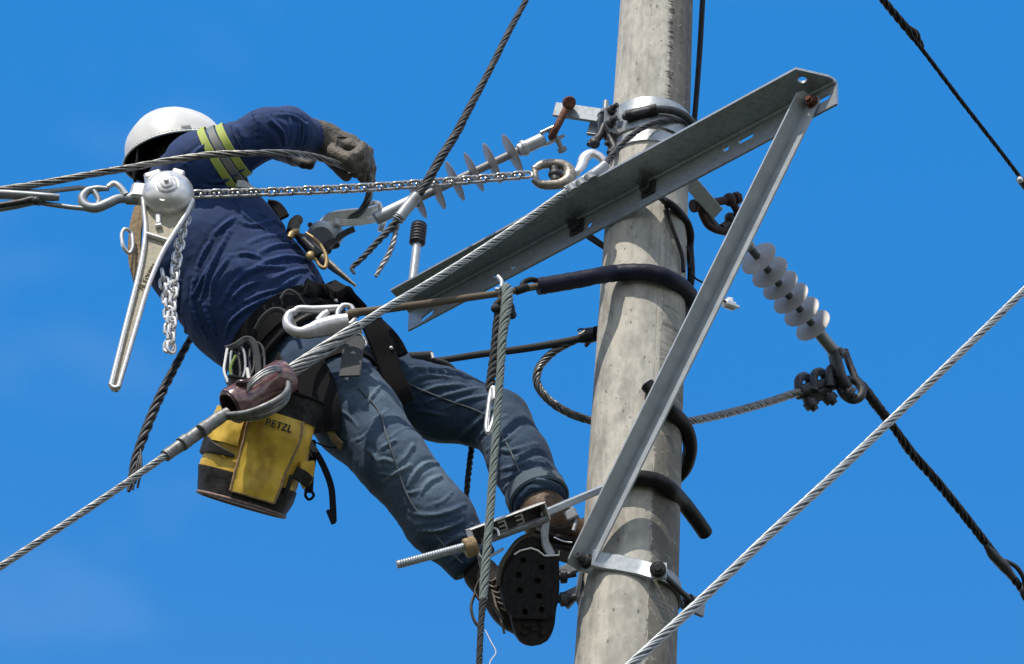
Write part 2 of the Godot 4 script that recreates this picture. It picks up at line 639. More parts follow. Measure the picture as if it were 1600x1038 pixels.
func materials() -> void:
	var g := func(x: float) -> Color: return lin(x, x, x)
	var W := Color.WHITE
	var grit := noise_tex(3, 0.05, [], 256, FastNoiseLite.TYPE_SIMPLEX_SMOOTH, 5)
	var spangle := noise_tex(5, 0.045, [[0.1, g.call(0.70)], [0.5, g.call(0.88)], [0.9, g.call(1.0)]], 512, FastNoiseLite.TYPE_CELLULAR, 2)
	var blot := noise_tex(8, 0.012, [[0.25, g.call(0.5)], [0.5, g.call(0.85)], [0.75, g.call(1.0)]], 512)
	var smog := noise_tex(10, 0.01, [[0.25, g.call(0.78)], [0.75, g.call(1.0)]], 512)
	var fine := noise_tex(9, 0.09, two(g.call(0.72), W), 256)
	mat("galvanised", lin(0.44, 0.48, 0.515), 0.45, 0.6, spangle, 5.0, grit, 0.004)
	mat("galvanised_new", lin(0.50, 0.545, 0.585), 0.48, 0.5, smog, 3.0, grit, 0.004)
	mat("galvanised_dull", lin(0.33, 0.355, 0.38), 0.5, 0.5, smog, 5.0, grit, 0.008)
	mat("steel_dark", lin(0.07, 0.07, 0.075), 0.5, 0.6, blot, 9.0, grit, 0.03)
	mat("rust", lin(0.17, 0.075, 0.05), 0.75, 0.15, noise_tex(12, 0.03, [[0.2, lin(0.35, 0.25, 0.25)], [0.5, lin(0.8, 0.6, 0.5)], [0.8, W]], 256), 9.0, grit, 0.05)
	mat("rust_dark", lin(0.055, 0.028, 0.026), 0.7, 0.2, blot, 9.0, grit, 0.04)
	mat("cast_aluminium", lin(0.80, 0.80, 0.80), 0.36, 0.62, smog, 7.0, grit, 0.004)
	mat("forged_hook", lin(0.62, 0.62, 0.64), 0.42, 0.7, smog, 9.0, grit, 0.006)
	mat("bright_steel", lin(0.84, 0.84, 0.84), 0.28, 0.6, smog, 12.0)
	mat("chain_steel", lin(0.55, 0.54, 0.53), 0.3, 0.85, smog, 12.0)
	mat("tan_paint", lin(0.38, 0.355, 0.27), 0.6, 0.1, smog, 12.0, grit, 0.006)
	mat("tan_dark", lin(0.16, 0.13, 0.07), 0.7)
	mat("bronze_steel", lin(0.44, 0.40, 0.34), 0.4, 0.7, blot, 12.0)
	mat("brass", lin(0.46, 0.34, 0.17), 0.5, 0.55, fine, 12.0)
	mat("strand", lin(0.36, 0.375, 0.385), 0.45, 0.55, blot, 7.0)
	mat("strand_bright", lin(0.50, 0.53, 0.56), 0.42, 0.5, smog, 4.0)
	mat("strand_mid", lin(0.37, 0.40, 0.42), 0.45, 0.5, smog, 4.0)
	mat("strand_dull", lin(0.24, 0.25, 0.255), 0.5, 0.4, blot, 6.0)
	mat("strand_dark", lin(0.075, 0.08, 0.09), 0.55, 0.4, blot, 6.0)
	mat("strand_black", lin(0.03, 0.03, 0.035), 0.55, 0.2, blot, 6.0)
	mat("conductor_strand", lin(0.25, 0.25, 0.24), 0.38, 0.7, blot, 6.0)
	mat("rubber", lin(0.022, 0.022, 0.024), 0.5, 0.0, blot, 6.0, grit, 0.03)
	mat("sleeve_cloth", lin(0.018, 0.021, 0.04), 0.5, 0.0, smog, 8.0, noise_tex(14, 0.012, [], 256), 0.15)
	mat("black_tape", lin(0.015, 0.015, 0.018), 0.4, 0.0, fine, 10.0)
	mat("webbing_black", lin(0.011, 0.011, 0.0135), 0.8, 0.0, fine, 14.0, grit, 0.04)
	mat("webbing_grey", lin(0.10, 0.105, 0.11), 0.8, 0.0, fine, 16.0, grit, 0.04)
	mat("rope_tan", lin(0.17, 0.135, 0.10), 0.85, 0.0, fine, 30.0, grit, 0.1)
	mat("rope_green", lin(0.20, 0.245, 0.235), 0.85, 0.0, fine, 20.0, grit, 0.06)
	mat("rope_black", lin(0.04, 0.045, 0.05), 0.85, 0.0, fine, 20.0, grit, 0.06)
	mat("polymer_shed", lin(0.50, 0.48, 0.48), 0.45, 0.0, fine, 6.0)
	M.polymer_shed.backlight_enabled = true; M.polymer_shed.backlight = lin(0.18, 0.175, 0.175)
	mat("polymer_core", lin(0.30, 0.31, 0.33), 0.5, 0.0, fine, 8.0)
	mat("polymer_core_dark", lin(0.10, 0.105, 0.115), 0.5, 0.0, fine, 8.0)
	mat("porcelain", lin(0.20, 0.105, 0.105), 0.16, 0.0, blot, 6.0)
	M.porcelain.clearcoat_enabled = true; M.porcelain.clearcoat = 0.6; M.porcelain.clearcoat_roughness = 0.12
	mat("porcelain_dark", lin(0.05, 0.025, 0.025), 0.3, 0.0, blot, 6.0)
	mat("helmet", lin(0.71, 0.72, 0.71), 0.33, 0.0, noise_tex(17, 0.006, [[0.3, g.call(0.88)], [0.7, W]], 512), 3.0)
	mat("helmet_lining", lin(0.03, 0.03, 0.035), 0.8)
	var weave := noise_tex(21, 0.35, [], 512, FastNoiseLite.TYPE_SIMPLEX, 2)
	mat("shirt", lin(1, 1, 1), 0.85, 0.0, noise_tex(22, 0.02, [[0.2, g.call(0.72)], [0.8, W]], 512), 5.0, weave, 0.04)
	mat("denim", lin(1, 1, 1), 0.9, 0.0, noise_tex(23, 0.05, [[0.2, g.call(0.7)], [0.8, W]], 512, FastNoiseLite.TYPE_SIMPLEX_SMOOTH, 5), 4.0, weave, 0.05)
	for k in ["shirt", "denim"]:
		M[k].vertex_color_use_as_albedo = true
		M[k].rim_enabled = true; M[k].rim = 0.06; M[k].rim_tint = 0.8
	mat("seam_thread", lin(0.11, 0.13, 0.15), 0.9)
	mat("navy_seam", lin(0.008, 0.028, 0.10), 0.85)
	mat("lime_tape", lin(0.50, 0.60, 0.13), 0.6, 0.0, fine, 20.0)
	mat("silver_tape", lin(0.30, 0.31, 0.29), 0.4, 0.2, fine, 20.0)
	mat("white_cotton", lin(0.70, 0.72, 0.75), 0.9)
	mat("leather", lin(0.135, 0.118, 0.094), 0.62, 0.0, noise_tex(25, 0.02, [[0.2, g.call(0.45)], [0.55, g.call(0.85)], [0.8, W]], 512), 9.0, noise_tex(26, 0.04, [], 256), 0.25)
	mat("leather_dark", lin(0.05, 0.042, 0.036), 0.6, 0.0, blot, 8.0, grit, 0.08)
	mat("boot_brown", lin(0.14, 0.085, 0.05), 0.55, 0.0, blot, 9.0, grit, 0.06)
	mat("boot_black", lin(0.026, 0.022, 0.02), 0.6, 0.0, blot, 9.0, grit, 0.06)
	mat("sole_plate", lin(0.022, 0.022, 0.023), 0.6, 0.2, blot, 9.0, grit, 0.06)
	mat("tan_leather", lin(0.34, 0.24, 0.12), 0.7, 0.0, blot, 9.0, grit, 0.05)
	mat("skin", lin(0.42, 0.24, 0.17), 0.55, 0.0, fine, 8.0)
	M.skin.subsurf_scatter_enabled = true; M.skin.subsurf_scatter_strength = 0.15
	mat("hair", lin(0.012, 0.01, 0.009), 0.7)
	mat("eye", lin(0.7, 0.7, 0.68), 0.2)
	mat("bag_yellow", lin(0.74, 0.50, 0.06), 0.5, 0.0, noise_tex(31, 0.006, [[0.2, lin(0.56, 0.50, 0.42)], [0.42, lin(0.82, 0.79, 0.73)], [0.7, W]], 512), 4.0, noise_tex(32, 0.008, [], 256), 0.25)
	mat("bag_black", lin(0.04, 0.039, 0.04), 0.55, 0.0, noise_tex(34, 0.02, [[0.25, lin(0.3, 0.3, 0.32)], [0.6, lin(0.75, 0.74, 0.72)], [0.85, lin(1.0, 0.97, 0.92)]], 256), 7.0, noise_tex(33, 0.012, [], 256), 0.25)
	mat("bag_base", lin(0.25, 0.17, 0.16), 0.7, 0.0, blot, 7.0)
	mat("print_black", lin(0.02, 0.02, 0.02), 0.6)
	mat("green_cord", lin(0.16, 0.25, 0.06), 0.8)
	mat("white_plastic", lin(0.78, 0.78, 0.76), 0.4)
	mat("grass_ground", lin(0.045, 0.055, 0.025), 0.95, 0.0, noise_tex(41, 0.02, [[0.2, g.call(0.45)], [0.8, W]], 512), 0.15)
	mat("cast_iron", lin(0.075, 0.078, 0.085), 0.55, 0.5, blot, 12.0, grit, 0.06)
	for k in ["webbing_black", "webbing_grey", "rubber", "bag_black", "sleeve_cloth", "boot_black", "sole_plate", "helmet_lining"]: M[k].metallic_specular = 0.28
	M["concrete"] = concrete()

# weathered spun concrete: the seam of its mould, stains and painted shade beside it, streaks, pits and patches
const CONC_LOW := 4.3
const CONC_HIGH := 7.5
const SEAM := 0.33                                       # angle of the seam round the pole
func concrete() -> StandardMaterial3D:
	var w := 1024
	var h := 2048
	var fn := func(s: int, fr: float, kind := FastNoiseLite.TYPE_SIMPLEX_SMOOTH, oct := 4) -> FastNoiseLite:
		var f := FastNoiseLite.new()
		f.seed = s; f.frequency = fr; f.noise_type = kind; f.fractal_octaves = oct
		return f
	var big: PackedByteArray = fn.call(51, 0.006).get_image(w, h).get_data()
	var mid: PackedByteArray = fn.call(52, 0.03, FastNoiseLite.TYPE_SIMPLEX_SMOOTH, 5).get_image(w, h).get_data()
	var pit := PackedByteArray(); pit.resize(w * h)
	var rng := RandomNumberGenerator.new(); rng.seed = 53
	for k in 2400:                                        # air holes of the casting, most of them tiny
		var cx := rng.randi_range(4, w - 5)
		var cy := rng.randi_range(6, h - 7)
		var pr := 0.7 + 2.6 * pow(rng.randf(), 5.0)
		var sy := rng.randf_range(0.8, 1.7)
		for dy in range(-6, 7):
			for dx in range(-4, 5):
				var q := sqrt(dx * dx * 1.4 + dy * dy / sy) / pr
				if q < 1.6: pit[(cy + dy) * w + cx + dx] = maxi(pit[(cy + dy) * w + cx + dx], int(255 * smoothstep(1.6, 0.6, q)))
	var si: Image = fn.call(54, 0.02).get_image(w, 64)
	si.resize(w, h, Image.INTERPOLATE_CUBIC)
	var streak: PackedByteArray = si.get_data()
	var edge: FastNoiseLite = fn.call(55, 0.02, FastNoiseLite.TYPE_SIMPLEX_SMOOTH, 5)
	var col := PackedByteArray(); col.resize(w * h * 3)
	var hgt := PackedByteArray(); hgt.resize(w * h)
	for y in h:
		var up := 1.0 - float(y) / h
		var wob := edge.get_noise_1d(y) * 0.07 + edge.get_noise_1d(y * 5.0 + 999.0) * 0.10
		var blob := smoothstep(0.05, 0.4, edge.get_noise_1d(y * 2.2 + 5000.0) + 0.15)
		for x in w:
			var k := y * w + x
			var ang := float(x) / w * TAU - PI            # 0 = towards the street
			var s := ang - SEAM
			var t := 0.86 + 0.42 * (big[k] / 255.0 - 0.5) + 0.36 * (mid[k] / 255.0 - 0.5) + 0.30 * (streak[k] / 255.0 - 0.5)
			var warm := 0.5 + 0.5 * (big[k] / 255.0 - 0.5)
			# stain with shade painted in, right of the seam: grey at the top, fainter in the middle, brown lower down
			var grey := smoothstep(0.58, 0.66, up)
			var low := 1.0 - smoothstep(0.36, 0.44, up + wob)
			var stain_shade := smoothstep(-0.02, 0.03, s + wob * 0.7) * (1.0 - smoothstep(1.7, 2.3, s))
			stain_shade *= (0.42 + 0.58 * maxf(grey, low * 0.85)) * (0.72 + 0.5 * (mid[k] / 255.0) * (streak[k] / 255.0))
			t *= 1.0 - 0.80 * clampf(stain_shade, 0.0, 1.0)
			warm = lerpf(warm + low * stain_shade * 0.4, 0.2, grey * stain_shade)
			# black growth that eats into the seam near the top
			var tooth := smoothstep(0.10, 0.34, edge.get_noise_1d(y * 5.0 + 300.0) + 0.12)
			var alg := smoothstep(0.60, 0.72, up) * exp(-pow((s - 0.03 + wob * 0.8) / 0.07, 2.0)) * tooth
			t *= 1.0 - 0.93 * clampf(alg * 1.5, 0.0, 1.0)
			# pale mortar that squeezed out of the seam, and a smudge beside it
			var strip := smoothstep(-0.045, -0.03, s + wob * 0.2) * (1.0 - smoothstep(0.05, 0.075, s + wob * 0.5)) * smoothstep(0.30, 0.36, up) * (1.0 - smoothstep(0.60, 0.64, up))
			t = lerpf(t, 0.90 + 0.2 * (mid[k] / 255.0 - 0.5), strip * 0.75)
			t *= 1.0 - 0.30 * exp(-pow((s + 0.065 + wob * 0.3) / 0.016, 2.0)) * smoothstep(0.3, 0.4, up) * (0.4 + 0.6 * blob)
			var smudge := exp(-pow((s + 0.24) / 0.16, 2.0)) * exp(-pow((up - 0.52) / 0.06, 2.0)) * smoothstep(0.35, 0.6, mid[k] / 255.0 + 0.08)
			t *= 1.0 - 0.30 * smudge
			# pale cement patch left of the seam at the top, rubbed rings lower down
			var pale := exp(-pow((s + 0.16 + wob) / 0.14, 2.0)) * smoothstep(0.60, 0.70, up) * smoothstep(0.4, 0.6, mid[k] / 255.0 + 0.1)
			t = lerpf(t, 1.05, pale * 0.55)
			var scuff := smoothstep(0.78, 0.9, sin(up * 190.0 + 3.0 * sin(ang * 1.7) + wob * 30.0)) * smoothstep(0.5, 0.62, big[k] / 255.0) * (1.0 - smoothstep(0.45, 0.55, up))
			t = lerpf(t, 1.0, scuff * 0.25)
			# grime in patches, heavier lower down, and pale scratches on the darkened side
			var grime := smoothstep(0.52, 0.66, 1.0 - big[(k + 300 * w) % (w * h)] / 255.0) * (0.25 + 0.75 * (1.0 - smoothstep(0.40, 0.50, up)))
			t *= 1.0 - 0.17 * grime * (0.6 + 0.5 * mid[k] / 255.0)
			var ringy := absf(sin(up * 120.0 + 5.0 * big[k] / 255.0 + 1.5 * s))
			t += stain_shade * 0.30 * smoothstep(0.985, 0.998, ringy) * smoothstep(0.45, 0.6, mid[k] / 255.0)
			# pits
			var hole := pit[k] / 255.0
			t *= 1.0 - 0.5 * hole
			t = clampf(t, 0.05, 1.0)
			col[k * 3] = int(255.0 * pow(t * 0.545, 0.4545))
			col[k * 3 + 1] = int(255.0 * pow(t * lerpf(0.536, 0.520, warm), 0.4545))
			col[k * 3 + 2] = int(255.0 * pow(t * lerpf(0.500, 0.450, warm), 0.4545))
			hgt[k] = int(clampf(150.0 + (mid[k] - 128) * 0.3 + (streak[k] - 128) * 0.12 - hole * 110.0 + strip * 60.0 - alg * 50.0, 0, 255))
	var m := StandardMaterial3D.new()
	m.resource_name = "concrete"
	m.albedo_texture = ImageTexture.create_from_image(Image.create_from_data(w, h, false, Image.FORMAT_RGB8, col))
	m.heightmap_enabled = true
	m.heightmap_texture = ImageTexture.create_from_image(Image.create_from_data(w, h, false, Image.FORMAT_L8, hgt))
	m.heightmap_scale = 0.35
	m.roughness = 0.92
	return m

# ---------------------------------------------------------------- the scene
func _ready() -> void:
	var cam := Camera3D.new()
	cam.name = "camera"
	cam.transform = Transform3D(Basis(CR, CU, -CF), CP)
	cam.fov = FOV
	cam.near = 0.1
	cam.far = 2000.0
	add_child(cam)
	cam.current = true
	var sky := ProceduralSkyMaterial.new()
	sky.sky_top_color = Color8(45, 136, 217)
	sky.sky_horizon_color = Color8(240, 243, 246)
	sky.sky_curve = 0.10
	sky.ground_bottom_color = Color8(92, 92, 70)
	sky.ground_horizon_color = Color8(150, 160, 160)
	sky.energy_multiplier = 0.8
	sky.sun_angle_max = 3.0
	sky.sky_cover = fill_clouds_wisps()
	sky.sky_cover_modulate = Color(1, 1, 1, 1.25)
	var env := Environment.new()
	env.background_mode = Environment.BG_SKY
	env.sky = Sky.new()
	env.sky.sky_material = sky
	env.tonemap_mode = Environment.TONE_MAPPER_LINEAR
	env.tonemap_exposure = 1.25
	env.sdfgi_enabled = true; env.ssao_enabled = true; env.ssil_enabled = true
	var we := WorldEnvironment.new()
	we.name = "world_environment"
	we.environment = env
	add_child(we)
	var sun := DirectionalLight3D.new()
	sun.name = "sun"
	sun.light_energy = 1.1
	sun.light_color = Color(1.0, 0.96, 0.90)
	sun.light_angular_distance = 0.5
	sun.shadow_enabled = true
	add_child(sun)
	sun.look_at_from_position(Vector3(-0.36, 0.86, 0.52), Vector3.ZERO)
	materials()
	ground()
	pole()
	crossarm()
	pole_fittings()
	insulators()
	wires()
	guys()
	hoist()
	lineman()
	tool_bag()
	climbers()
	lanyard()

func fill_clouds_wisps() -> ImageTexture:                            # scattered clouds added outside the view for fill light, thin shreds in the gap
	var w := 1024
	var h := 512
	var f := FastNoiseLite.new(); f.seed = 71; f.frequency = 1.0; f.fractal_octaves = 5
	var g := FastNoiseLite.new(); g.seed = 72; g.frequency = 6.0; g.fractal_octaves = 4
	var im := Image.create(w, h, false, Image.FORMAT_RGBA8)
	for y in h / 2:
		var el := (0.5 - (y + 0.5) / h) * PI
		for x in w:
			var az := wrapf((x + 0.5) / w * TAU, -PI, PI)      # 0 = the way the camera looks
			var d := Vector3(sin(az) * cos(el), sin(el), -cos(az) * cos(el))
			var q := d / (d.y + 0.22)                      # a flat deck of added cloud overhead
			var a := f.get_noise_3d(q.x * 1.3, 3.0, q.z * 1.3) * 0.5 + 0.5
			var gap := (1.0 - smoothstep(0.45, 0.85, absf(az))) * (1.0 - smoothstep(0.75, 1.15, el)) * smoothstep(0.16, 0.34, el)
			var c := smoothstep(0.46, 0.60, a) * (1.0 - gap)
			var shred := smoothstep(0.50, 0.80, g.get_noise_3d(q.x * 0.8, 0.0, q.z * 1.6) * 0.5 + 0.5) * smoothstep(0.02, 0.22, -az) * 0.03
			im.set_pixel(x, y, Color(0.985, 0.90, 0.66, clampf(maxf(c, shred), 0, 1)))
	return ImageTexture.create_from_image(im)

func ground() -> void:
	var mb := MB.new()
	var n := 24
	for k in n + 1:
		for j in n + 1:
			mb.vert(Vector3((j - n * 0.5) * 60.0, 0, (k - n * 0.5) * 60.0), Vector3.UP, Vector2(j, k))
	for k in n:
		for j in n:
			var q := k * (n + 1) + j
			mb.i.append_array([q, q + 1, q + n + 1, q + 1, q + n + 2, q + n + 1])
	var o := build(mb, "ground", M.grass_ground)
	o.set_meta("kind", "structure")
	o.set_meta("label", "rough grass ground at the foot of the pole")

func pole_r(y: float) -> float:
	return 0.134 - 0.00773 * (y - 4.675)

func ring(y: float, ang: float, lift := 0.0) -> Vector3: # a point round the pole, angle 0 towards the street
	var r := pole_r(y) + lift
	return Vector3(sin(ang) * r, y, cos(ang) * r)

func ring_at(x: float, yy: float, lift := 0.0) -> Vector3:   # the near side of the pole as seen at x, y
	var p := P(x, yy, 0.12)
	for k in 6:
		var r := pole_r(p.y) + lift
		var z := sqrt(maxf(0.0, r * r - p.x * p.x))
		p = P(x, yy, z)
	return p

func pole() -> void:
	var mb := MB.new()
	var ys := [-0.6, 0.0, 1.5, 3.0, 4.3]
	for k in 33: ys.append(4.3 + 0.1 * k)
	ys.append_array([8.2, 8.9])
	var sides := 96
	for y in ys:
		for j in sides + 1:
			var a := -PI + TAU * j / sides
			mb.vert(ring(y, a), Vector3(sin(a), 0.008, cos(a)).normalized(), Vector2(float(j) / sides, 1.0 - (y - CONC_LOW) / (CONC_HIGH - CONC_LOW)))
	for k in ys.size() - 1:
		for j in sides:
			var q: int = k * (sides + 1) + j
			mb.i.append_array([q, q + sides + 1, q + 1, q + 1, q + sides + 1, q + sides + 2])
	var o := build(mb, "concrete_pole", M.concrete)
	base_of[o] = o.position
	tag(o, "tall weathered round concrete utility pole with one side dark from stain and painted shade", "utility pole")
	var seam := MB.new()                                  # the raised joint of the mould
	var f := FastNoiseLite.new(); f.seed = 77; f.frequency = 6.0
	var line := PackedVector3Array()
	var rad := PackedFloat32Array()
	var y := 3.6
	while y < 8.6:
		line.append(ring(y, SEAM + f.get_noise_1d(y) * 0.03 + f.get_noise_1d(y * 5.0 + 9.0) * 0.015, -0.0015))
		rad.append(0.0012 + 0.006 * maxf(0.0, f.get_noise_1d(y * 4.0 + 50.0)))
		y += 0.02
	seam.tube(line, rad, 6)
	build(seam, "mould_seam", M.concrete_seam if M.has("concrete_seam") else mat("concrete_seam", lin(0.40, 0.37, 0.31), 0.95), o)

# ---------------------------------------------------------------- galvanised cross arm and its brace
const ARM_Y := 6.163
var A0: Vector3
var A1: Vector3
var AD: Vector3
var AN: Vector3
var AL: float
const TOP_W := 0.108                                     # level flange
const FACE_W := 0.082                                    # upright flange

func bolt(mb: MB, p: Vector3, d: Vector3, r: float, out := 0.03, nut := true) -> void:
	d = d.normalized()
	mb.rod(p, p + d * r * 0.35, r * 2.1, 18)
	if nut: mb.hexnut(p + d * r * 0.35, p + d * r * 1.9, r * 1.75)
	mb.rod(p, p + d * (out + r * 1.9), r, 12)

func crossarm() -> void:
	A0 = PY(640, 486, ARM_Y)
	A1 = PY(1308, 128, ARM_Y)
	AD = (A1 - A0).normalized()
	AL = A0.distance_to(A1)
	AN = Vector3(-AD.z, 0, AD.x)
	if AN.z < 0: AN = -AN
	var t := thing("crossarm", "long galvanised steel angle cross arm bolted across the pole", "crossarm", (A0 + A1) * 0.5)
	var loc := func(x: float, y: float) -> Vector2:      # where a hole in the upright flange shows
		var dir := CF * FP + CR * (x - 800.0) - CU * (y - 519.0)
		var q := CP + dir * ((A0 - CP).dot(AN) / dir.dot(AN))
		return Vector2((q - A0).dot(AD), q.y - ARM_Y)
	var mb := MB.new()
	# upright flange: x along the arm, y up
	var up := Transform3D(Basis(AD, Vector3.UP, AD.cross(Vector3.UP)), A0)
	var holes := []
	var clampin := func(q: Vector2) -> Vector2: return Vector2(q.x, clampf(q.y, -FACE_W + 0.018, -0.02))
	for q in [[922, 352], [1136, 233]]:
		holes.append(circle(clampin.call(loc.call(q[0], q[1])), 0.0105))
	holes.append(circle(clampin.call(loc.call(803, 418)), 0.008))
	holes.append(circle(clampin.call(loc.call(775, 432)), 0.008))
	var s1: Vector2 = clampin.call(loc.call(1167, 217))
	holes.append(slot(s1 - Vector2(0.018, 0), s1 + Vector2(0.018, 0), 0.0095))
	var s2: Vector2 = clampin.call(loc.call(668, 494))
	holes.append(slot(s2 - Vector2(0.018, 0.004), s2 + Vector2(0.018, 0.004), 0.0105))
	var s3 := Vector2(AL - 0.045, -0.04)
	holes.append(slot(s3 - Vector2(0.014, 0), s3 + Vector2(0.014, 0), 0.0105))
	var b4: Vector2 = clampin.call(loc.call(1255, 165))
	mb.plate(up, [Vector2(0, 0), Vector2(AL, 0), Vector2(AL, -FACE_W), Vector2(0.006, -FACE_W)], holes, 0.0075)
	build(mb, "upright_flange", M.galvanised, t)
	mb = MB.new()
	# level flange: x along the arm, y outwards along AN
	var flat := Transform3D(Basis(AD, AN, AD.cross(AN)), A0 + AN * 0.0037 + Vector3(0, 0.0038, 0))
	mb.plate(flat, [Vector2(0, 0), Vector2(AL, 0), Vector2(AL - 0.005, TOP_W * 0.25), Vector2(AL - 0.055, TOP_W), Vector2(0.028, TOP_W)], [circle(Vector2(AL - 0.068, TOP_W * 0.58), 0.0125)], 0.0075)
	build(mb, "level_flange", M.galvanised, t)
	mb = MB.new()                                         # rolled fillet in the corner
	var fil := PackedVector3Array([A0 + AN * 0.006 + Vector3(0, -0.002, 0), A1 + AN * 0.006 + Vector3(0, -0.002, 0)])
	mb.tube(fil, 0.007, 8)
	build(mb, "corner_fillet", M.galvanised, t)
	for q in [[1016, 293], [904, 356]]:
		var c: Vector2 = loc.call(q[0], q[1])
		var p := A0 + AD * c.x + Vector3(0, clampf(c.y, -0.05, -0.03), 0) + AN * 0.004
		mb = MB.new()
		var bz := Basis(AD, Vector3.UP, AD.cross(Vector3.UP))
		mb.box(Transform3D(bz, p + AN * 0.004), Vector3(0.052, 0.05, 0.007), 0.002)
		mb.hexnut(p + AN * 0.006, p + AN * 0.024, 0.021)
		mb.rod(p - AN * 0.15, p + AN * 0.048, 0.0095, 12)
		build(mb, "through_bolt", M.steel_dark, t)
	# brace
	var top := A0 + AD * (AL - 0.085) + Vector3(0, -0.036, 0) + AN * 0.009
	var low := P(917, 872, 0.125)
	low = ring(low.y, -0.86, 0.03)
	var d := (top - low).normalized()
	var w := (AN - d * AN.dot(d)).normalized()            # standing flange points out along AN
	var s := d.cross(w).normalized()
	if s.dot(CR) < 0: s = -s                              # lying flange points right
	var br := thing("diagonal_brace", "galvanised steel angle brace slanting from cross arm tip down to the pole", "brace", low)
	mb = MB.new()
	var l := top.distance_to(low) + 0.05
	var org := low - d * 0.03
	var corner := org - s * 0.014
	mb.plate(Transform3D(Basis(d, s, d.cross(s)), corner), [Vector2(0, 0), Vector2(l, 0), Vector2(l, 0.036), Vector2(l - 0.012, 0.048), Vector2(0.012, 0.048), Vector2(0, 0.036)], [], 0.0055)
	build(mb, "lying_flange", M.galvanised_new, br)
	mb = MB.new()
	mb.plate(Transform3D(Basis(d, w, d.cross(w)), corner + s * 0.0028 + w * 0.003), [Vector2(0, 0), Vector2(l, 0), Vector2(l, 0.03), Vector2(l - 0.018, 0.047), Vector2(0.012, 0.047), Vector2(0, 0.04)], [], 0.0055)
	build(mb, "standing_flange", M.galvanised_new, br)
	mb = MB.new()
	bolt(mb, top + s * 0.012 + w * 0.003, w, 0.009, 0.008)
	build(mb, "bolt", M.rust, br)
	mb = MB.new()
	bolt(mb, low + s * 0.01 + w * 0.003, w, 0.010, 0.022)
	build(mb, "bolt", M.steel_dark, br)
	# insulator pin that stands on the arm's far end
	var foot := P(654, 442, 0.0)
	var along: float = (P(655, 470, A0.z).x - A0.x) / AD.x
	foot = A0 + AD * (along + 0.018) + AN * 0.05 + Vector3(0, 0.008, 0)
	var z := foot.z
	var pin := thing("insulator_pin", "upright steel insulator pin with dark threaded head on cross arm end", "insulator pin", foot)
	mb = MB.new()
	var head_low := P(660, 384, z)
	var head_top := P(660, 350, z)
	var ht := foot.lerp(Vector3(foot.x, 0, foot.z), 0.0)
	head_low = Vector3(foot.x, head_low.y, foot.z); head_top = Vector3(foot.x, head_top.y, foot.z)
	ht = head_low
	mb.rod(foot - Vector3(0, 0.04, 0), ht + Vector3(0, 0.01, 0), px(foot, 7.0), 14)
	build(mb, "pin_shaft", M.strand_bright, pin)
	mb = MB.new()
	var prof := [Vector2(0, 0), Vector2(0.014, 0), Vector2(0.0245, 0.008)]
	var hh := head_top.y - head_low.y
	for k in 6:
		prof.append(Vector2(0.0265, 0.010 + (hh - 0.016) * k / 6.0)); prof.append(Vector2(0.0235, 0.010 + (hh - 0.016) * (k + 0.6) / 6.0))
	prof.append_array([Vector2(0.0255, hh - 0.006), Vector2(0.018, hh), Vector2(0, hh)])
	mb.lathe(Transform3D(Basis(), head_low), prof, 24)
	build(mb, "threaded_head", M.steel_dark, pin)

# bow shackle from its pin a-b to the far end of the bow
func shackle(mb: MB, a: Vector3, b: Vector3, tip: Vector3, r: float) -> void:
	var d := (tip - (a + b) * 0.5)
	var s := (b - a)
	var line := smooth(V([a, a + d * 0.35 + s * -0.08, a + d * 0.75 - s * 0.02, a + d * 0.97 + s * 0.28, b + d * 0.97 - s * 0.28, b + d * 0.75 + s * 0.02, b + d * 0.35 + s * 0.08, b]), 0.006)
	mb.tube(line, r, 10)
	var e := s.normalized()
	mb.rod(a - e * r * 2.6, b + e * r * 2.6, r * 1.05, 12)
	mb.ball(a, r * 1.75); mb.ball(b, r * 1.75)
	mb.hexnut(b + e * r * 1.6, b + e * r * 3.2, r * 1.7)
	mb.rod(a - e * r * 2.8, a - e * r * 1.4, r * 1.7, 14)

func band(mb: MB, y: float, hgt: float, thick: float, from := 0.0, arc := TAU, tilt := 0.0) -> void:
	var rows := 64
	var b := mb.v.size()
	var cs := [Vector2(0.0, -0.5), Vector2(1.0, -0.5), Vector2(1.0, 0.5), Vector2(0.0, 0.5)]
	for e in 4:
		var p: Vector2 = cs[e]
		var q: Vector2 = cs[(e + 1) % 4]
		var base := mb.v.size()
		var nd := Vector2((q - p).y * hgt, -(q - p).x * thick).normalized()
		for k in rows + 1:
			var a := from + arc * k / rows
			var dy := tilt * sin(a)
			for m in [p, q]:
				mb.vert(ring(y + m.y * hgt + dy, a, 0.001 + m.x * thick), Vector3(sin(a) * nd.x, nd.y, cos(a) * nd.x), Vector2(k, m.y))
		mb.grid(base, rows + 1, 2)

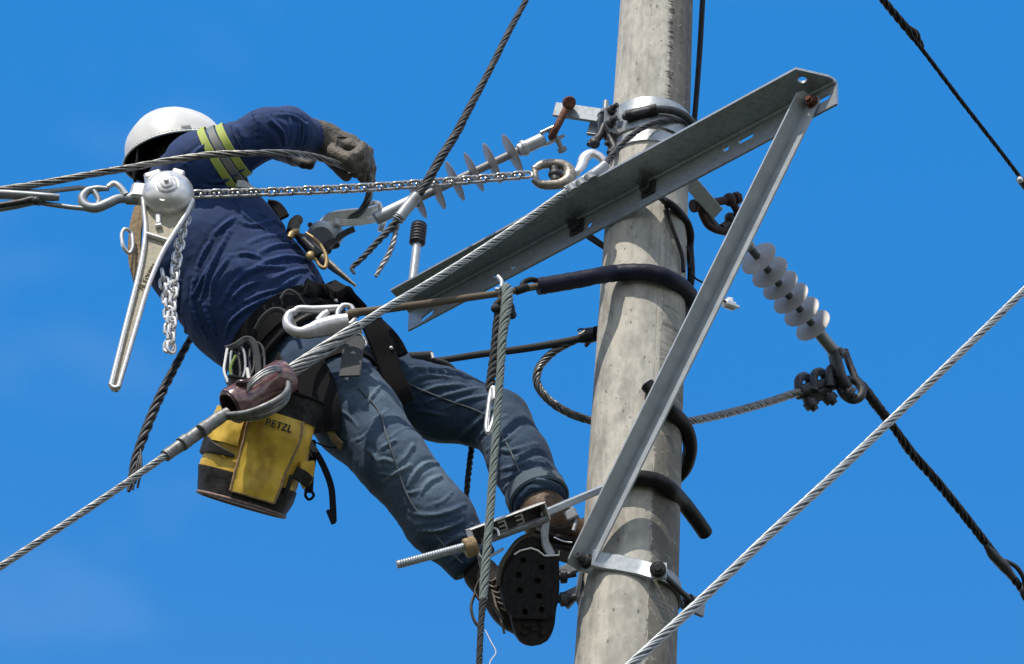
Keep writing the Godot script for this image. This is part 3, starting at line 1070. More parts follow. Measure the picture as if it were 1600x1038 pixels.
func pole_fittings() -> void:
	# upper band
	var y := ring_at(1018, 176).y
	var t := thing("pole_band", "wide bright galvanised clamp band round the pole above the cross arm", "pole band", Vector3(0, y, 0))
	var mb := MB.new()
	band(mb, y, 0.118, 0.007)
	build(mb, "band", M.galvanised, t)
	mb = MB.new()
	var ea := ring(y, -1.12, 0.0)                         # ears of the clamp, left of centre
	var er := Vector3(sin(-1.12), 0, cos(-1.12))
	var et := Vector3(er.z, 0, -er.x)
	for s in [-1.0, 1.0]:
		var b := basis_of(er, Vector3.UP)
		mb.plate(Transform3D(Basis(er, Vector3.UP, er.cross(Vector3.UP)), ea + et * s * 0.018), [Vector2(0, -0.058), Vector2(0.03, -0.06), Vector2(0.052, -0.03), Vector2(0.052, 0.03), Vector2(0.03, 0.05), Vector2(0, 0.058)], [], 0.008)
	build(mb, "clamp_ear", M.galvanised_dull, t)
	for k in 2:
		mb = MB.new()
		var c := ea + er * 0.034 + Vector3(0, -0.032 + 0.052 * k, 0)
		mb.rod(c - et * 0.055, c + et * 0.06, 0.008, 12)
		mb.hexnut(c + et * 0.022, c + et * 0.036, 0.016); mb.hexnut(c - et * 0.036, c - et * 0.022, 0.016)
		build(mb, "clamp_bolt", M.steel_dark, t)
	mb = MB.new()                                         # upright bolt and its eye nut
	var v0 := P(944, 205, 0.045)
	mb.rod(v0, Vector3(v0.x, P(946, 158, 0.045).y, v0.z), 0.0085, 12)
	var vn := Vector3(v0.x, P(944, 180, 0.045).y, v0.z)
	mb.hexnut(vn, vn + Vector3(0, 0.018, 0), 0.017)
	mb.rod(vn - Vector3(0, 0.005, 0), vn, 0.024, 18)
	build(mb, "upright_bolt", M.galvanised_dull, t)
	mb = MB.new()
	var arm := smooth(V([[944, 196, 0.06], [936, 214, 0.07], [925, 222, 0.075], [922, 227, 0.075]]), 0.008)
	mb.tube(arm, 0.012, 8)
	mb.tube(smooth(V([[948, 200, 0.065], [956, 222, 0.07], [960, 232, 0.08], [952, 240, 0.085]]), 0.008), 0.011, 8)
	mb.ball(P(929, 224, 0.08), 0.017)
	build(mb, "eye_nut", M.steel_dark, t)
	mb = MB.new()                                         # flat bar on the left that carries the insulator
	var pa := P(866, 171, 0.0)
	var pb := P(950, 183, 0.02)
	var bx := (pb - pa).normalized()
	mb.box(Transform3D(basis_of(bx, Vector3(0, 1, 0.12)), (pa + pb) * 0.5), Vector3(pa.distance_to(pb), 0.05, 0.012), 0.002)
	build(mb, "flat_bar", M.galvanised, t)
	mb = MB.new()
	mb.box(Transform3D(basis_of(bx, Vector3.UP), P(928, 202, -0.01)), Vector3(0.035, 0.05, 0.012), 0.002)
	build(mb, "back_lug", M.galvanised_dull, t)
	mb = MB.new()                                         # flat bar on the far right, pointing away
	var qa := P(1068, 272, -0.10)
	var qb := P(1121, 334, -0.30)
	bx = (qb - qa).normalized()
	var qo := (qa + qb) * 0.5
	mb.box(Transform3D(basis_of(bx, Vector3(0.75, 0.6, 0.1)), qo), Vector3(qa.distance_to(qb), 0.046, 0.012), 0.002)
	mb.rod(ring(y - 0.1, 2.6, -0.01), qa, 0.02, 10)
	build(mb, "flat_bar", M.galvanised, t)
	# second strap under it
	var y2 := ring_at(1025, 213).y
	var t2 := thing("pole_strap", "narrow galvanised strap round the pole just under the wide band", "pole band", Vector3(0, y2, 0))
	mb = MB.new()
	band(mb, y2, 0.042, 0.006)
	build(mb, "strap", M.galvanised, t2)
	mb = MB.new()
	bolt(mb, ring(y2, -1.1, 0.0), Vector3(sin(-1.1), 0, cos(-1.1)), 0.008, 0.02)
	build(mb, "bolt", M.steel_dark, t2)
	# cable turns over the band
	var c1 := MB.new()
	var turn := PackedVector3Array()
	for k in 60:
		var a := -0.62 + 4.4 * k / 59.0
		turn.append(ring(y - 0.022 + 0.03 * smoothstep(0, 0.3, k / 59.0) - 0.055 * smoothstep(0.3, 1.0, k / 59.0), a, 0.024))
	c1.tube(turn, 0.0125, 10)
	c1.ball(turn[0], 0.0125)
	var tc := thing("cable_turn", "thick dark cable end wrapped round the bright pole band", "cable", turn[0])
	build(c1, "cable", M.strand_dark, tc)
	c1 = MB.new()
	c1.rod(turn[0], turn[9], 0.018, 14)
	build(c1, "end_cap", M.rubber, tc)
	# lower strap under the brace
	var fr := ring_at(985, 881)
	var ly := fr.y
	t = thing("brace_band", "bent galvanised strap clamping the foot of the brace to the pole", "pole band", Vector3(0, ly, 0))
	mb = MB.new()
	var strap := V([P(925, 872, 0.13), ring_at(945, 877, 0.012), ring_at(965, 880, 0.006), ring_at(985, 884, 0.006), ring_at(1003, 888, 0.012), ring_at(1020, 893, 0.028), P(1042, 893, 0.16)])
	var sn := []
	for q in strap: sn.append(Vector3(q.x, 0, q.z).normalized())
	var sl := smooth(strap, 0.012)
	sn.clear()
	for q in sl: sn.append((Vector3(q.x, 0, q.z) + Vector3(0, -0.02, 0.08)).normalized())
	mb.ribbon(sl, sn, 0.05, 0.008)
	build(mb, "strap", M.galvanised, t)
	mb = MB.new()
	band(mb, ly - 0.012, 0.045, 0.007, 0.5, 4.6)
	build(mb, "rear_band", M.galvanised_dull, t)
	mb = MB.new()
	var bc := P(1028, 890, 0.165)
	bolt(mb, bc, Vector3(-0.1, -0.3, 0.9), 0.0105, 0.008)
	build(mb, "bolt", M.steel_dark, t)
	mb = MB.new()
	mb.rod(P(1036, 897, 0.15), P(1084, 944, 0.0), 0.008, 12)
	mb.hexnut(P(1076, 937, 0.02), P(1086, 946, -0.02), 0.017)
	build(mb, "long_bolt", M.steel_dark, t)
	mb = MB.new()
	mb.box(Transform3D(basis_of(Vector3(0.8, 0.0, -0.5), Vector3(0.1, 1, 0.1)), P(1083, 945, -0.03)), Vector3(0.075, 0.05, 0.012), 0.003)
	build(mb, "rear_lug", M.galvanised_dull, t)
	for k in 2:
		mb = MB.new()
		var o := P(890, 890 + 42 * k, 0.06)
		mb.box(Transform3D(basis_of(Vector3(0.8, 0.2, 0.6), Vector3(-0.2, 1, 0.1)), o), Vector3(0.06, 0.035, 0.012), 0.003)
		build(mb, "side_lug", M.galvanised_dull, t)
	for k in 2:
		mb = MB.new()
		var o := P(882, 903 + 36 * k, 0.07)
		mb.rod(o - Vector3(0.035, 0.005, 0.0), o + Vector3(0.03, 0.01, 0.01), 0.009, 12)
		mb.hexnut(o - Vector3(0.012, 0, -0.004), o + Vector3(0.006, 0.003, 0.004), 0.019)
		build(mb, "side_bolt", M.cast_iron, t)
	mb = MB.new()
	mb.tube(smooth(V([[908, 893, 0.12], [905, 915, 0.10], [899, 935, 0.07], [886, 950, 0.05]]), 0.01), 0.011, 8, true, false, 0.5)
	build(mb, "clamp_arm", M.galvanised_dull, t)
	# black service cable looped on the pole
	var sv := thing("service_cable", "black loop of cable sagging on the right of the pole below the arm", "cable", ring(6.0, 0.9))
	mb = MB.new()
	mb.tube(smooth(V([ring_at(1036, 312, 0.02), ring_at(1055, 325, 0.02), P(1072, 345, 0.06), P(1079, 365, 0.03), P(1078, 385, 0.0), ring(5.95, 1.7, 0.015), ring(5.9, 2.4, 0.015)]), 0.01), 0.0115, 10)
	build(mb, "cable", M.rubber, sv)
	mb = MB.new()
	mb.tube(smooth(V([ring_at(1040, 318, 0.012), ring_at(1047, 345, 0.011), ring_at(1058, 375, 0.011), ring_at(1066, 400, 0.011), ring_at(1068, 425, 0.011)]), 0.01), 0.006, 8)
	build(mb, "tie_wire", M.rubber, sv)
	mb = MB.new()
	mb.tube(smooth(V([P(1074, 385, 0.03), P(1079, 405, 0.03), P(1076, 418, 0.03)]), 0.01), 0.003, 6)
	mb.tube(smooth(V([P(1078, 402, 0.03), P(1082, 412, 0.02)]), 0.01), 0.002, 6)
	mb.tube(smooth(V([P(1078, 425, 0.05), P(1088, 436, 0.04), P(1100, 443, 0.03), P(1118, 460, 0.0), P(1136, 474, -0.03)]), 0.01), 0.003, 6)
	build(mb, "loose_wire_end", M.rubber, sv)
	mb = MB.new()
	mb.rod(P(1132, 474, -0.03), P(1147, 479, -0.05), 0.014, 12)
	mb.rod(P(1147, 479, -0.05), P(1154, 480, -0.06), 0.006, 8)
	mb.box(Transform3D(Basis(), P(1140, 471, -0.04)), Vector3(0.02, 0.02, 0.02), 0.003)
	build(mb, "metal_lug", M.bright_steel, sv)
	# short strut behind the arm, left of the pole
	var stt := MB.new()
	stt.rod(P(918, 370, 0.02), ring(P(942, 388, 0).y, -1.6, -0.01), 0.007, 10)
	tag(build(stt, "stay_rod", M.steel_dark), "short dark rod reaching the pole's left side under the arm", "rod")

# ---------------------------------------------------------------- insulators
func shed(mb: MB, o: Vector3, d: Vector3, r: float) -> void:
	mb.lathe(Transform3D(MB.along(Vector3.ZERO, d).basis, o), [Vector2(0.012, -0.007), Vector2(0.018, -0.0045), Vector2(r * 0.6, -0.0022), Vector2(r * 0.96, -0.0008), Vector2(r, 0.0004), Vector2(r * 0.97, 0.0018), Vector2(r * 0.6, 0.0035), Vector2(0.019, 0.0075), Vector2(0.012, 0.011)], 36)

func insulators() -> void:
	# left: shackle, polymer rod with six sheds, dead-end clamp in the lineman's hands
	var mb := MB.new()
	var t := thing("rusty_shackle", "rusty shackle hanging from the flat bar left of the pole", "shackle", P(887, 163, 0.0))
	shackle(mb, P(889, 162, 0.035), P(886, 168, -0.03), P(862, 214, 0.004), 0.0115)
	build(mb, "bow", M.rust, t)
	mb = MB.new()
	mb.ball(P(889, 161, 0.036), 0.021, Basis(), 10, 16)
	build(mb, "pin_head", M.rust, t)
	var a := P(862, 211, 0.0)
	var b := P(606, 333, -0.09)
	var d := (b - a).normalized()
	t = thing("strain_insulator", "grey polymer insulator with six thin sheds seen edge on, left of pole", "insulator", a, "polymer strain insulators")
	var at := func(x: float) -> Vector3:                  # the point of the rod that shows at x
		return P(x, lerpf(211, 333, (862 - x) / 256.0), lerpf(0, -0.09, (862 - x) / 256.0))
	mb = MB.new()
	mb.rod(at.call(815), at.call(612), 0.0125, 18)
	build(mb, "core_rod", M.polymer_core, t)
	mb = MB.new()
	mb.rod(at.call(850), at.call(810), 0.0205, 20)
	mb.rod(at.call(822), at.call(816), 0.0255, 20)
	var side := d.cross(Vector3(0.1, 0.6, -0.8)).normalized()
	for s in [-1.0, 1.0]:
		mb.box(Transform3D(basis_of(d, side), at.call(862) + side * s * 0.019), Vector3(0.065, 0.009, 0.036), 0.003)
	build(mb, "end_fitting", M.strand_bright, t)
	mb = MB.new()
	var c: Vector3 = P(871, 219, 0.0)
	mb.rod(c - side * 0.042, c + side * 0.042, 0.008, 12)
	mb.hexnut(c - side * 0.042, c - side * 0.026, 0.016); mb.hexnut(c + side * 0.026, c + side * 0.04, 0.016)
	build(mb, "clevis_pin", M.galvanised_dull, t)
	var rng := RandomNumberGenerator.new(); rng.seed = 19
	var lean := func(v: Vector3) -> Vector3: return (v + Vector3(rng.randf_range(-1, 1), rng.randf_range(-1, 1), rng.randf_range(-1, 1)) * 0.035).normalized()
	for x in [800.6, 769.0, 740.5, 711.0, 682.0, 652.0]:
		mb = MB.new()
		shed(mb, at.call(x), lean.call(d), 0.066 * rng.randf_range(0.97, 1.02))
		build(mb, "shed", M.polymer_shed, t)
	mb = MB.new()
	mb.rod(at.call(655), at.call(586), 0.0205, 20)
	mb.rod(at.call(652), at.call(645), 0.0245, 20)
	build(mb, "end_fitting", M.strand_bright, t)
	# dead-end clamp
	t = thing("dead_end_clamp", "shiny cast dead end clamp between the lineman's belly and the insulator", "clamp", P(545, 350, -0.2))
	mb = MB.new()
	var z := -0.2
	var up_l := smooth(V([[590, 328, z + 0.03], [570, 333, z + 0.03], [545, 335, z + 0.03], [520, 339, z + 0.03], [507, 349, z + 0.02], [497, 362, z + 0.01]]), 0.008)
	mb.ribbon(up_l, Vector3(0.2, -0.5, 0.8), 0.034, 0.026)
	mb.ball(P(586, 325, z), Vector3(0.025, 0.02, 0.03))
	build(mb, "upper_jaw", M.cast_aluminium, t)
	mb = MB.new()
	mb.ribbon(smooth(V([[508, 352, z + 0.05], [530, 349, z + 0.05], [560, 347, z + 0.05], [585, 343, z + 0.05], [600, 341, z + 0.04]]), 0.008), Vector3(0.1, -0.5, 0.85), 0.022, 0.022)
	mb.box(Transform3D(basis_of(Vector3(1, 0.2, 0), Vector3.UP), P(526, 347, z + 0.06)), Vector3(0.016, 0.024, 0.012), 0.003)
	mb.ribbon(smooth(V([[600, 338, z + 0.04], [598, 350, z + 0.04], [594, 362, z + 0.03]]), 0.006), Vector3(0.1, -0.5, 0.85), 0.02, 0.016)
	build(mb, "keeper_bar", M.cast_aluminium, t)
	mb = MB.new()
	mb.lathe(MB.along(P(502, 372, z + 0.06), P(506, 356, z - 0.03)), [Vector2(0, 0), Vector2(0.035, 0.0), Vector2(0.045, 0.008), Vector2(0.045, 0.04), Vector2(0.036, 0.052), Vector2(0, 0.055)], 24)
	mb.ball(P(512, 366, z + 0.01), Vector3(0.05, 0.04, 0.045))
	build(mb, "wire_drum", M.galvanised, t)
	mb = MB.new()
	mb.ribbon(smooth(V([[508, 387, z + 0.05], [525, 374, z + 0.05], [540, 364, z + 0.05], [553, 358, z + 0.05]]), 0.008), Vector3(0.3, -0.6, 0.7), 0.02, 0.012)
	mb.ball(P(516, 382, z + 0.02), Vector3(0.03, 0.012, 0.02))
	build(mb, "lower_jaw", M.cast_iron, t)
	mb = MB.new()
	bolt(mb, P(492, 358, z + 0.03), Vector3(-0.4, -0.2, 0.8), 0.008, 0.02)
	bolt(mb, P(499, 394, z + 0.03), Vector3(-0.1, -0.7, 0.5), 0.009, 0.015)
	mb.tube(smooth(V([[494, 393, z + 0.02], [506, 386, z + 0.02], [512, 394, z + 0.02]]), 0.006), 0.014, 8)
	build(mb, "clamp_bolt", M.steel_dark, t)
	# right: shackle, insulator that leads away from the street
	t = thing("dark_shackle", "dark rusted pair of linked shackles behind the brace right of pole", "shackle", P(1120, 325, -0.3))
	mb = MB.new()
	shackle(mb, P(1095, 320, -0.26), P(1140, 312, -0.30), P(1137, 360, -0.37), 0.0125)
	build(mb, "bow", M.rust_dark, t)
	mb = MB.new()
	mb.tube(smooth(V([[1098, 322, -0.27], [1108, 342, -0.31], [1122, 358, -0.36], [1136, 362, -0.38]]), 0.006), 0.0145, 10)
	mb.ball(P(1141, 341, -0.36), 0.019)
	mb.tube(smooth(V([[1128, 356, -0.36], [1142, 348, -0.37], [1158, 356, -0.39]]), 0.006), 0.013, 8)
	build(mb, "bow", M.steel_dark, t)
	t = thing("strain_insulator", "grey polymer insulator with six round sheds hanging right of the brace", "insulator", P(1230, 460, -0.5), "polymer strain insulators")
	at = func(x: float) -> Vector3:
		var f := (x - 1140.0) / 160.0
		return P(x, lerpf(348, 545, f), lerpf(-0.36, -0.86, f))
	a = at.call(1140); b = at.call(1300)
	d = (b - a).normalized()
	mb = MB.new()
	mb.rod(at.call(1160), at.call(1276), 0.0125, 16)
	build(mb, "core_rod", M.polymer_core_dark, t)
	mb = MB.new()
	mb.rod(at.call(1142), at.call(1172), 0.021, 18)
	build(mb, "end_fitting", M.galvanised_dull, t)
	for x in [1185.7, 1203.0, 1219.5, 1236.0, 1253.0, 1270.5]:
		mb = MB.new()
		shed(mb, at.call(x), lean.call(-d), 0.0645 * rng.randf_range(0.97, 1.02))
		build(mb, "shed", M.polymer_shed, t)
	mb = MB.new()
	mb.rod(at.call(1276), at.call(1304), 0.0205, 18)
	mb.ball(at.call(1306), 0.027)
	build(mb, "end_fitting", M.galvanised_dull, t)
	# bolted dead-end clamp that holds the far conductor
	t = thing("bolted_clamp", "dark bolted dead end clamp under the right insulator joining two cables", "clamp", P(1315, 590, -0.9))
	z = -0.92
	mb = MB.new()
	mb.tube(smooth(V([[1304, 552, z + 0.04], [1308, 572, z + 0.03], [1314, 592, z + 0.02], [1322, 604, z]]), 0.008), 0.036, 10, true, false, 0.6)
	mb.tube(smooth(V([[1320, 548, z], [1328, 570, z], [1338, 594, z]]), 0.008), 0.013, 8)
	mb.tube(smooth(V([[1303, 556, z + 0.05], [1310, 550, z + 0.05], [1318, 556, z + 0.05]]), 0.006), 0.018, 8)
	build(mb, "clevis_body", M.cast_iron, t)
	mb = MB.new()
	mb.tube(smooth(V([[1313, 600, z], [1318, 616, z], [1332, 625, z], [1345, 620, z], [1347, 608, z], [1338, 596, z], [1324, 594, z]]), 0.008, true), 0.015, 9, false, true)
	build(mb, "thimble_eye", M.cast_iron, t)
	mb = MB.new()
	mb.tube(smooth(V([[1316, 596, z], [1300, 600, z], [1280, 606, z + 0.01], [1262, 611, z + 0.02], [1248, 614, z + 0.03]]), 0.008), 0.028, 10, true, false, 0.75)
	mb.box(Transform3D(basis_of(P(1300, 600, z) - P(1255, 612, z), Vector3.UP), P(1275, 612, z)), Vector3(0.10, 0.06, 0.055), 0.01)
	build(mb, "keeper_body", M.cast_iron, t)
	for k in 3:
		mb = MB.new()
		var x := 1257.0 + 24.0 * k
		var y := 597.0 - 7.0 * k
		var sc := 1.0 - 0.16 * k
		mb.tube(smooth(V([[x - 8, y + 22, z + 0.035], [x - 9, y - 2, z + 0.035], [x - 1, y - 9, z], [x + 7, y - 3, z - 0.035], [x + 9, y + 18, z - 0.035]]), 0.006), 0.0145, 10)
		build(mb, "u_bolt", M.cast_iron, t)
		mb = MB.new()
		var lo := P(x + 4 + 6 * k, y + 26, z + 0.02)
		var hi := P(x + 18 + 6 * k, y + 26 + 18 * sc, z + 0.01)
		mb.rod(lo, hi, 0.013, 10)
		mb.hexnut(lo.lerp(hi, 0.2), lo.lerp(hi, 0.75), 0.025)
		build(mb, "stud_and_nut", M.cast_iron, t)

# ---------------------------------------------------------------- wires
func wire(called: String, label: String, kind: String, list: Array, mat_: Material, strands: int, pitch: float, step := 0.01) -> MeshInstance3D:
	var s := swell(list, step)
	var mb := MB.new()
	if strands > 1: mb.rope(s[0], s[1], strands, pitch)
	else: mb.tube(s[0], s[1], 9)
	return tag(build(mb, called, mat_), label, kind) as MeshInstance3D

func wires() -> void:
	# the stranded conductor that runs over the raised arm into the right glove and down to the clamp
	wire("conductor_cable", "grey stranded conductor lying over the raised sleeve and held in the glove", "cable",
		run_on([[-120, 318, 0.24, 6.0], [0, 297, 0.24, 6.0], [70, 286, 0.24, 6.0], [140, 273, 0.24, 6.0], [205, 262, 0.235, 6.0], [265, 251, 0.23, 6.0], [330, 242, 0.24, 6.0], [390, 240, 0.245, 5.6], [440, 239, 0.22, 5.6], [480, 243, 0.13, 5.6], [515, 252, 0.05, 5.6], [543, 262, -0.01, 5.2], [563, 265, -0.04, 5.2], [577, 276, -0.06, 5.6], [578, 296, -0.09, 6.0], [573, 316, -0.12, 6.0], [562, 332, -0.15, 6.0], [545, 343, -0.17, 5.6]], 5, 0), M.conductor_strand, 6, 0.26, 0.008)
	# cut jumper that comes down from the top edge and ends in two frayed tails
	var t := thing("jumper_tail", "dark twisted jumper cable hanging from above with two cut tails", "cable", P(700, 220, 0.3))
	var s := swell(run_on([[832, -22, 0.34, 4.7], [822, 0, 0.34, 4.7], [795, 50, 0.33, 5.2], [765, 110, 0.32, 5.6], [732, 172, 0.31, 6.5], [712, 210, 0.30, 7.3], [688, 248, 0.30, 7.7], [665, 288, 0.29, 7.7], [642, 318, 0.28, 7.3], [620, 345, 0.28, 6.9]], 0.25, 0), 0.009)
	var mb := MB.new()
	mb.rope(s[0], s[1], 7, 0.13, 6)
	build(mb, "cable", M.strand_dark, t)
	mb = MB.new()
	s = swell([[652, 306, 0.285, 9.5], [640, 320, 0.28, 10], [628, 335, 0.28, 9.5], [622, 343, 0.28, 9]], 0.006)
	mb.tube(s[0], s[1], 10)
	for q in [[622, 342], [626, 337]]: mb.tube(smooth(V([[q[0] - 8, q[1] - 4, 0.30], [q[0], q[1], 0.30], [q[0] + 7, q[1] + 7, 0.29]]), 0.006), 0.003, 6)
	build(mb, "binding", M.galvanised_dull, t)
	mb = MB.new()
	s = swell([[621, 344, 0.28, 6.5], [606, 362, 0.28, 6], [588, 380, 0.28, 5.5], [568, 402, 0.275, 5], [554, 414, 0.27, 4.5], [549, 420, 0.27, 4], [554, 428, 0.27, 2.5]], 0.008)
	mb.rope(s[0], s[1], 3, 0.07, 6)
	build(mb, "cut_tail", M.strand_dark, t)
	mb = MB.new()
	s = swell([[622, 346, 0.275, 5], [618, 362, 0.27, 4.5], [615, 378, 0.27, 5], [606, 400, 0.265, 5], [594, 420, 0.26, 4.5], [587, 432, 0.26, 3.5]], 0.008)
	mb.rope(s[0], s[1], 3, 0.07, 6)
	build(mb, "cut_tail", M.strand, t)
	# loose cable hanging behind the lineman
	t = thing("loose_cable", "dark twisted cable hanging behind the lineman's back, frayed at its end", "cable", P(240, 650, -0.3))
	mb = MB.new()
	s = swell([[330, 470, -0.34, 5], [300, 525, -0.33, 6], [272, 576, -0.32, 7], [245, 630, -0.31, 8], [225, 680, -0.31, 8.5], [212, 715, -0.31, 7.5], [205, 745, -0.31, 6], [201, 768, -0.31, 3.5]], 0.009)
	mb.rope(s[0], s[1], 4, 0.14, 6)
	build(mb, "cable", M.strand_dark, t)
	mb = MB.new()
	for k in 5:
		var x := 200.0 + 3.6 * k
		mb.tube(smooth(V([[226 - 2 * k, 690, -0.31], [x + 6, 730, -0.31 + 0.005 * k], [x, 752 + (k * 7) % 17, -0.31]]), 0.01), 0.0035, 6)
	build(mb, "frayed_strands", M.strand_dark, t)
	# far conductor, away to the lower right
	t = thing("far_conductor", "dark conductor running from the bolted clamp down to the right edge", "cable", P(1450, 730, -1.6))
	s = swell([[1332, 590, -0.95, 9], [1350, 608, -1.0, 9.5], [1372, 636, -1.07, 9], [1392, 662, -1.14, 8.5]], 0.01)
	mb = MB.new()
	mb.rope(s[0], s[1], 6, 0.05, 5)
	build(mb, "armour_wrap", M.strand_black, t)
	mb = MB.new()
	s = swell(run_on([[1340, 598, -0.97, 5.5], [1392, 662, -1.14, 6.8], [1425, 708, -1.27, 8], [1460, 748, -1.39, 8], [1500, 797, -1.54, 7.5], [1543, 852, -1.71, 7], [1600, 925, -1.95, 6.5], [1680, 1030, -2.3, 6]], 0, 14), 0.012)
	mb.rope(s[0], s[1], 6, 0.20, 5)
	build(mb, "conductor", M.strand_black, t)
	mb = MB.new()
	s = swell([[1540, 852, -1.69, 4], [1552, 868, -1.72, 8], [1568, 884, -1.78, 9], [1583, 902, -1.84, 6]], 0.01)
	mb.tube(s[0], s[1], 8)
	s = swell([[1572, 876, -1.80, 3], [1590, 888, -1.84, 4], [1601, 908, -1.9, 4], [1598, 928, -1.92, 4], [1612, 950, -2.0, 4]], 0.01)
	mb.tube(s[0], s[1], 8)
	build(mb, "tape_tail", M.strand_dark, t)
	# second conductor beyond
	t = thing("upper_conductor", "thin dark conductor crossing the sky at the upper right corner", "cable", P(1480, 130, -1.5))
	mb = MB.new()
	s = swell(run_on([[1340, -52, -1.0, 5], [1378, -2, -1.15, 5], [1440, 76, -1.36, 3.8], [1500, 155, -1.6, 3.6], [1560, 232, -1.82, 3.5], [1600, 285, -1.98, 3.4], [1680, 395, -2.3, 3.2]], 1, 14), 0.012)
	mb.rope(s[0], s[1], 5, 0.15, 5)
	build(mb, "conductor", M.strand_black, t)
	mb = MB.new()
	s = swell([[1372, -10, -1.12, 6], [1395, 18, -1.2, 6.5], [1415, 42, -1.27, 7], [1428, 54, -1.32, 9.5], [1436, 66, -1.35, 6.5], [1442, 74, -1.37, 3.5]], 0.01)
	mb.rope(s[0], s[1], 4, 0.16, 6)
	build(mb, "dead_end_grip", M.strand_black, t)
	mb = MB.new()
	mb.rod(P(1593, 279, -1.94), P(1610, 300, -2.03), 0.016, 12)
	build(mb, "sleeve", M.strand_dark, t)
	mb = MB.new()
	mb.ball(P(1594, 281, -1.93), 0.013)
	build(mb, "bolt_head", M.bright_steel, t)
	# down-lead behind the pole top
	wire("down_lead", "black wire dropping behind the right side of the pole top", "cable", run_on([[1101, -40, -0.20, 4.5], [1098, 0, -0.20, 4.5], [1094, 70, -0.20, 4.5], [1089, 140, -0.19, 4.5], [1085, 190, -0.19, 4.5], [1083, 240, -0.18, 4.5]], 1.2, 0), M.rubber, 1, 1.0)
	# jumper that hangs round the back of the pole from the right clamp to a loop on the left
	wire("jumper_loop", "grey stranded jumper cable passing behind the pole with an open loop on its left", "cable",
		[[1262, 611, -0.90, 7], [1240, 616, -0.86, 7], [1200, 629, -0.72, 7], [1150, 643, -0.56, 7], [1108, 653, -0.43, 7], [1070, 660, -0.34, 7], [1010, 668, -0.27, 7], [960, 665, -0.25, 7], [918, 656, -0.24, 7], [880, 641, -0.23, 7], [852, 620, -0.22, 7], [839, 598, -0.21, 7], [842, 576, -0.2, 7], [858, 556, -0.19, 7], [880, 541, -0.18, 6.5], [905, 530, -0.17, 6], [935, 520, -0.15, 6]], M.conductor_strand, 7, 0.11, 0.009)

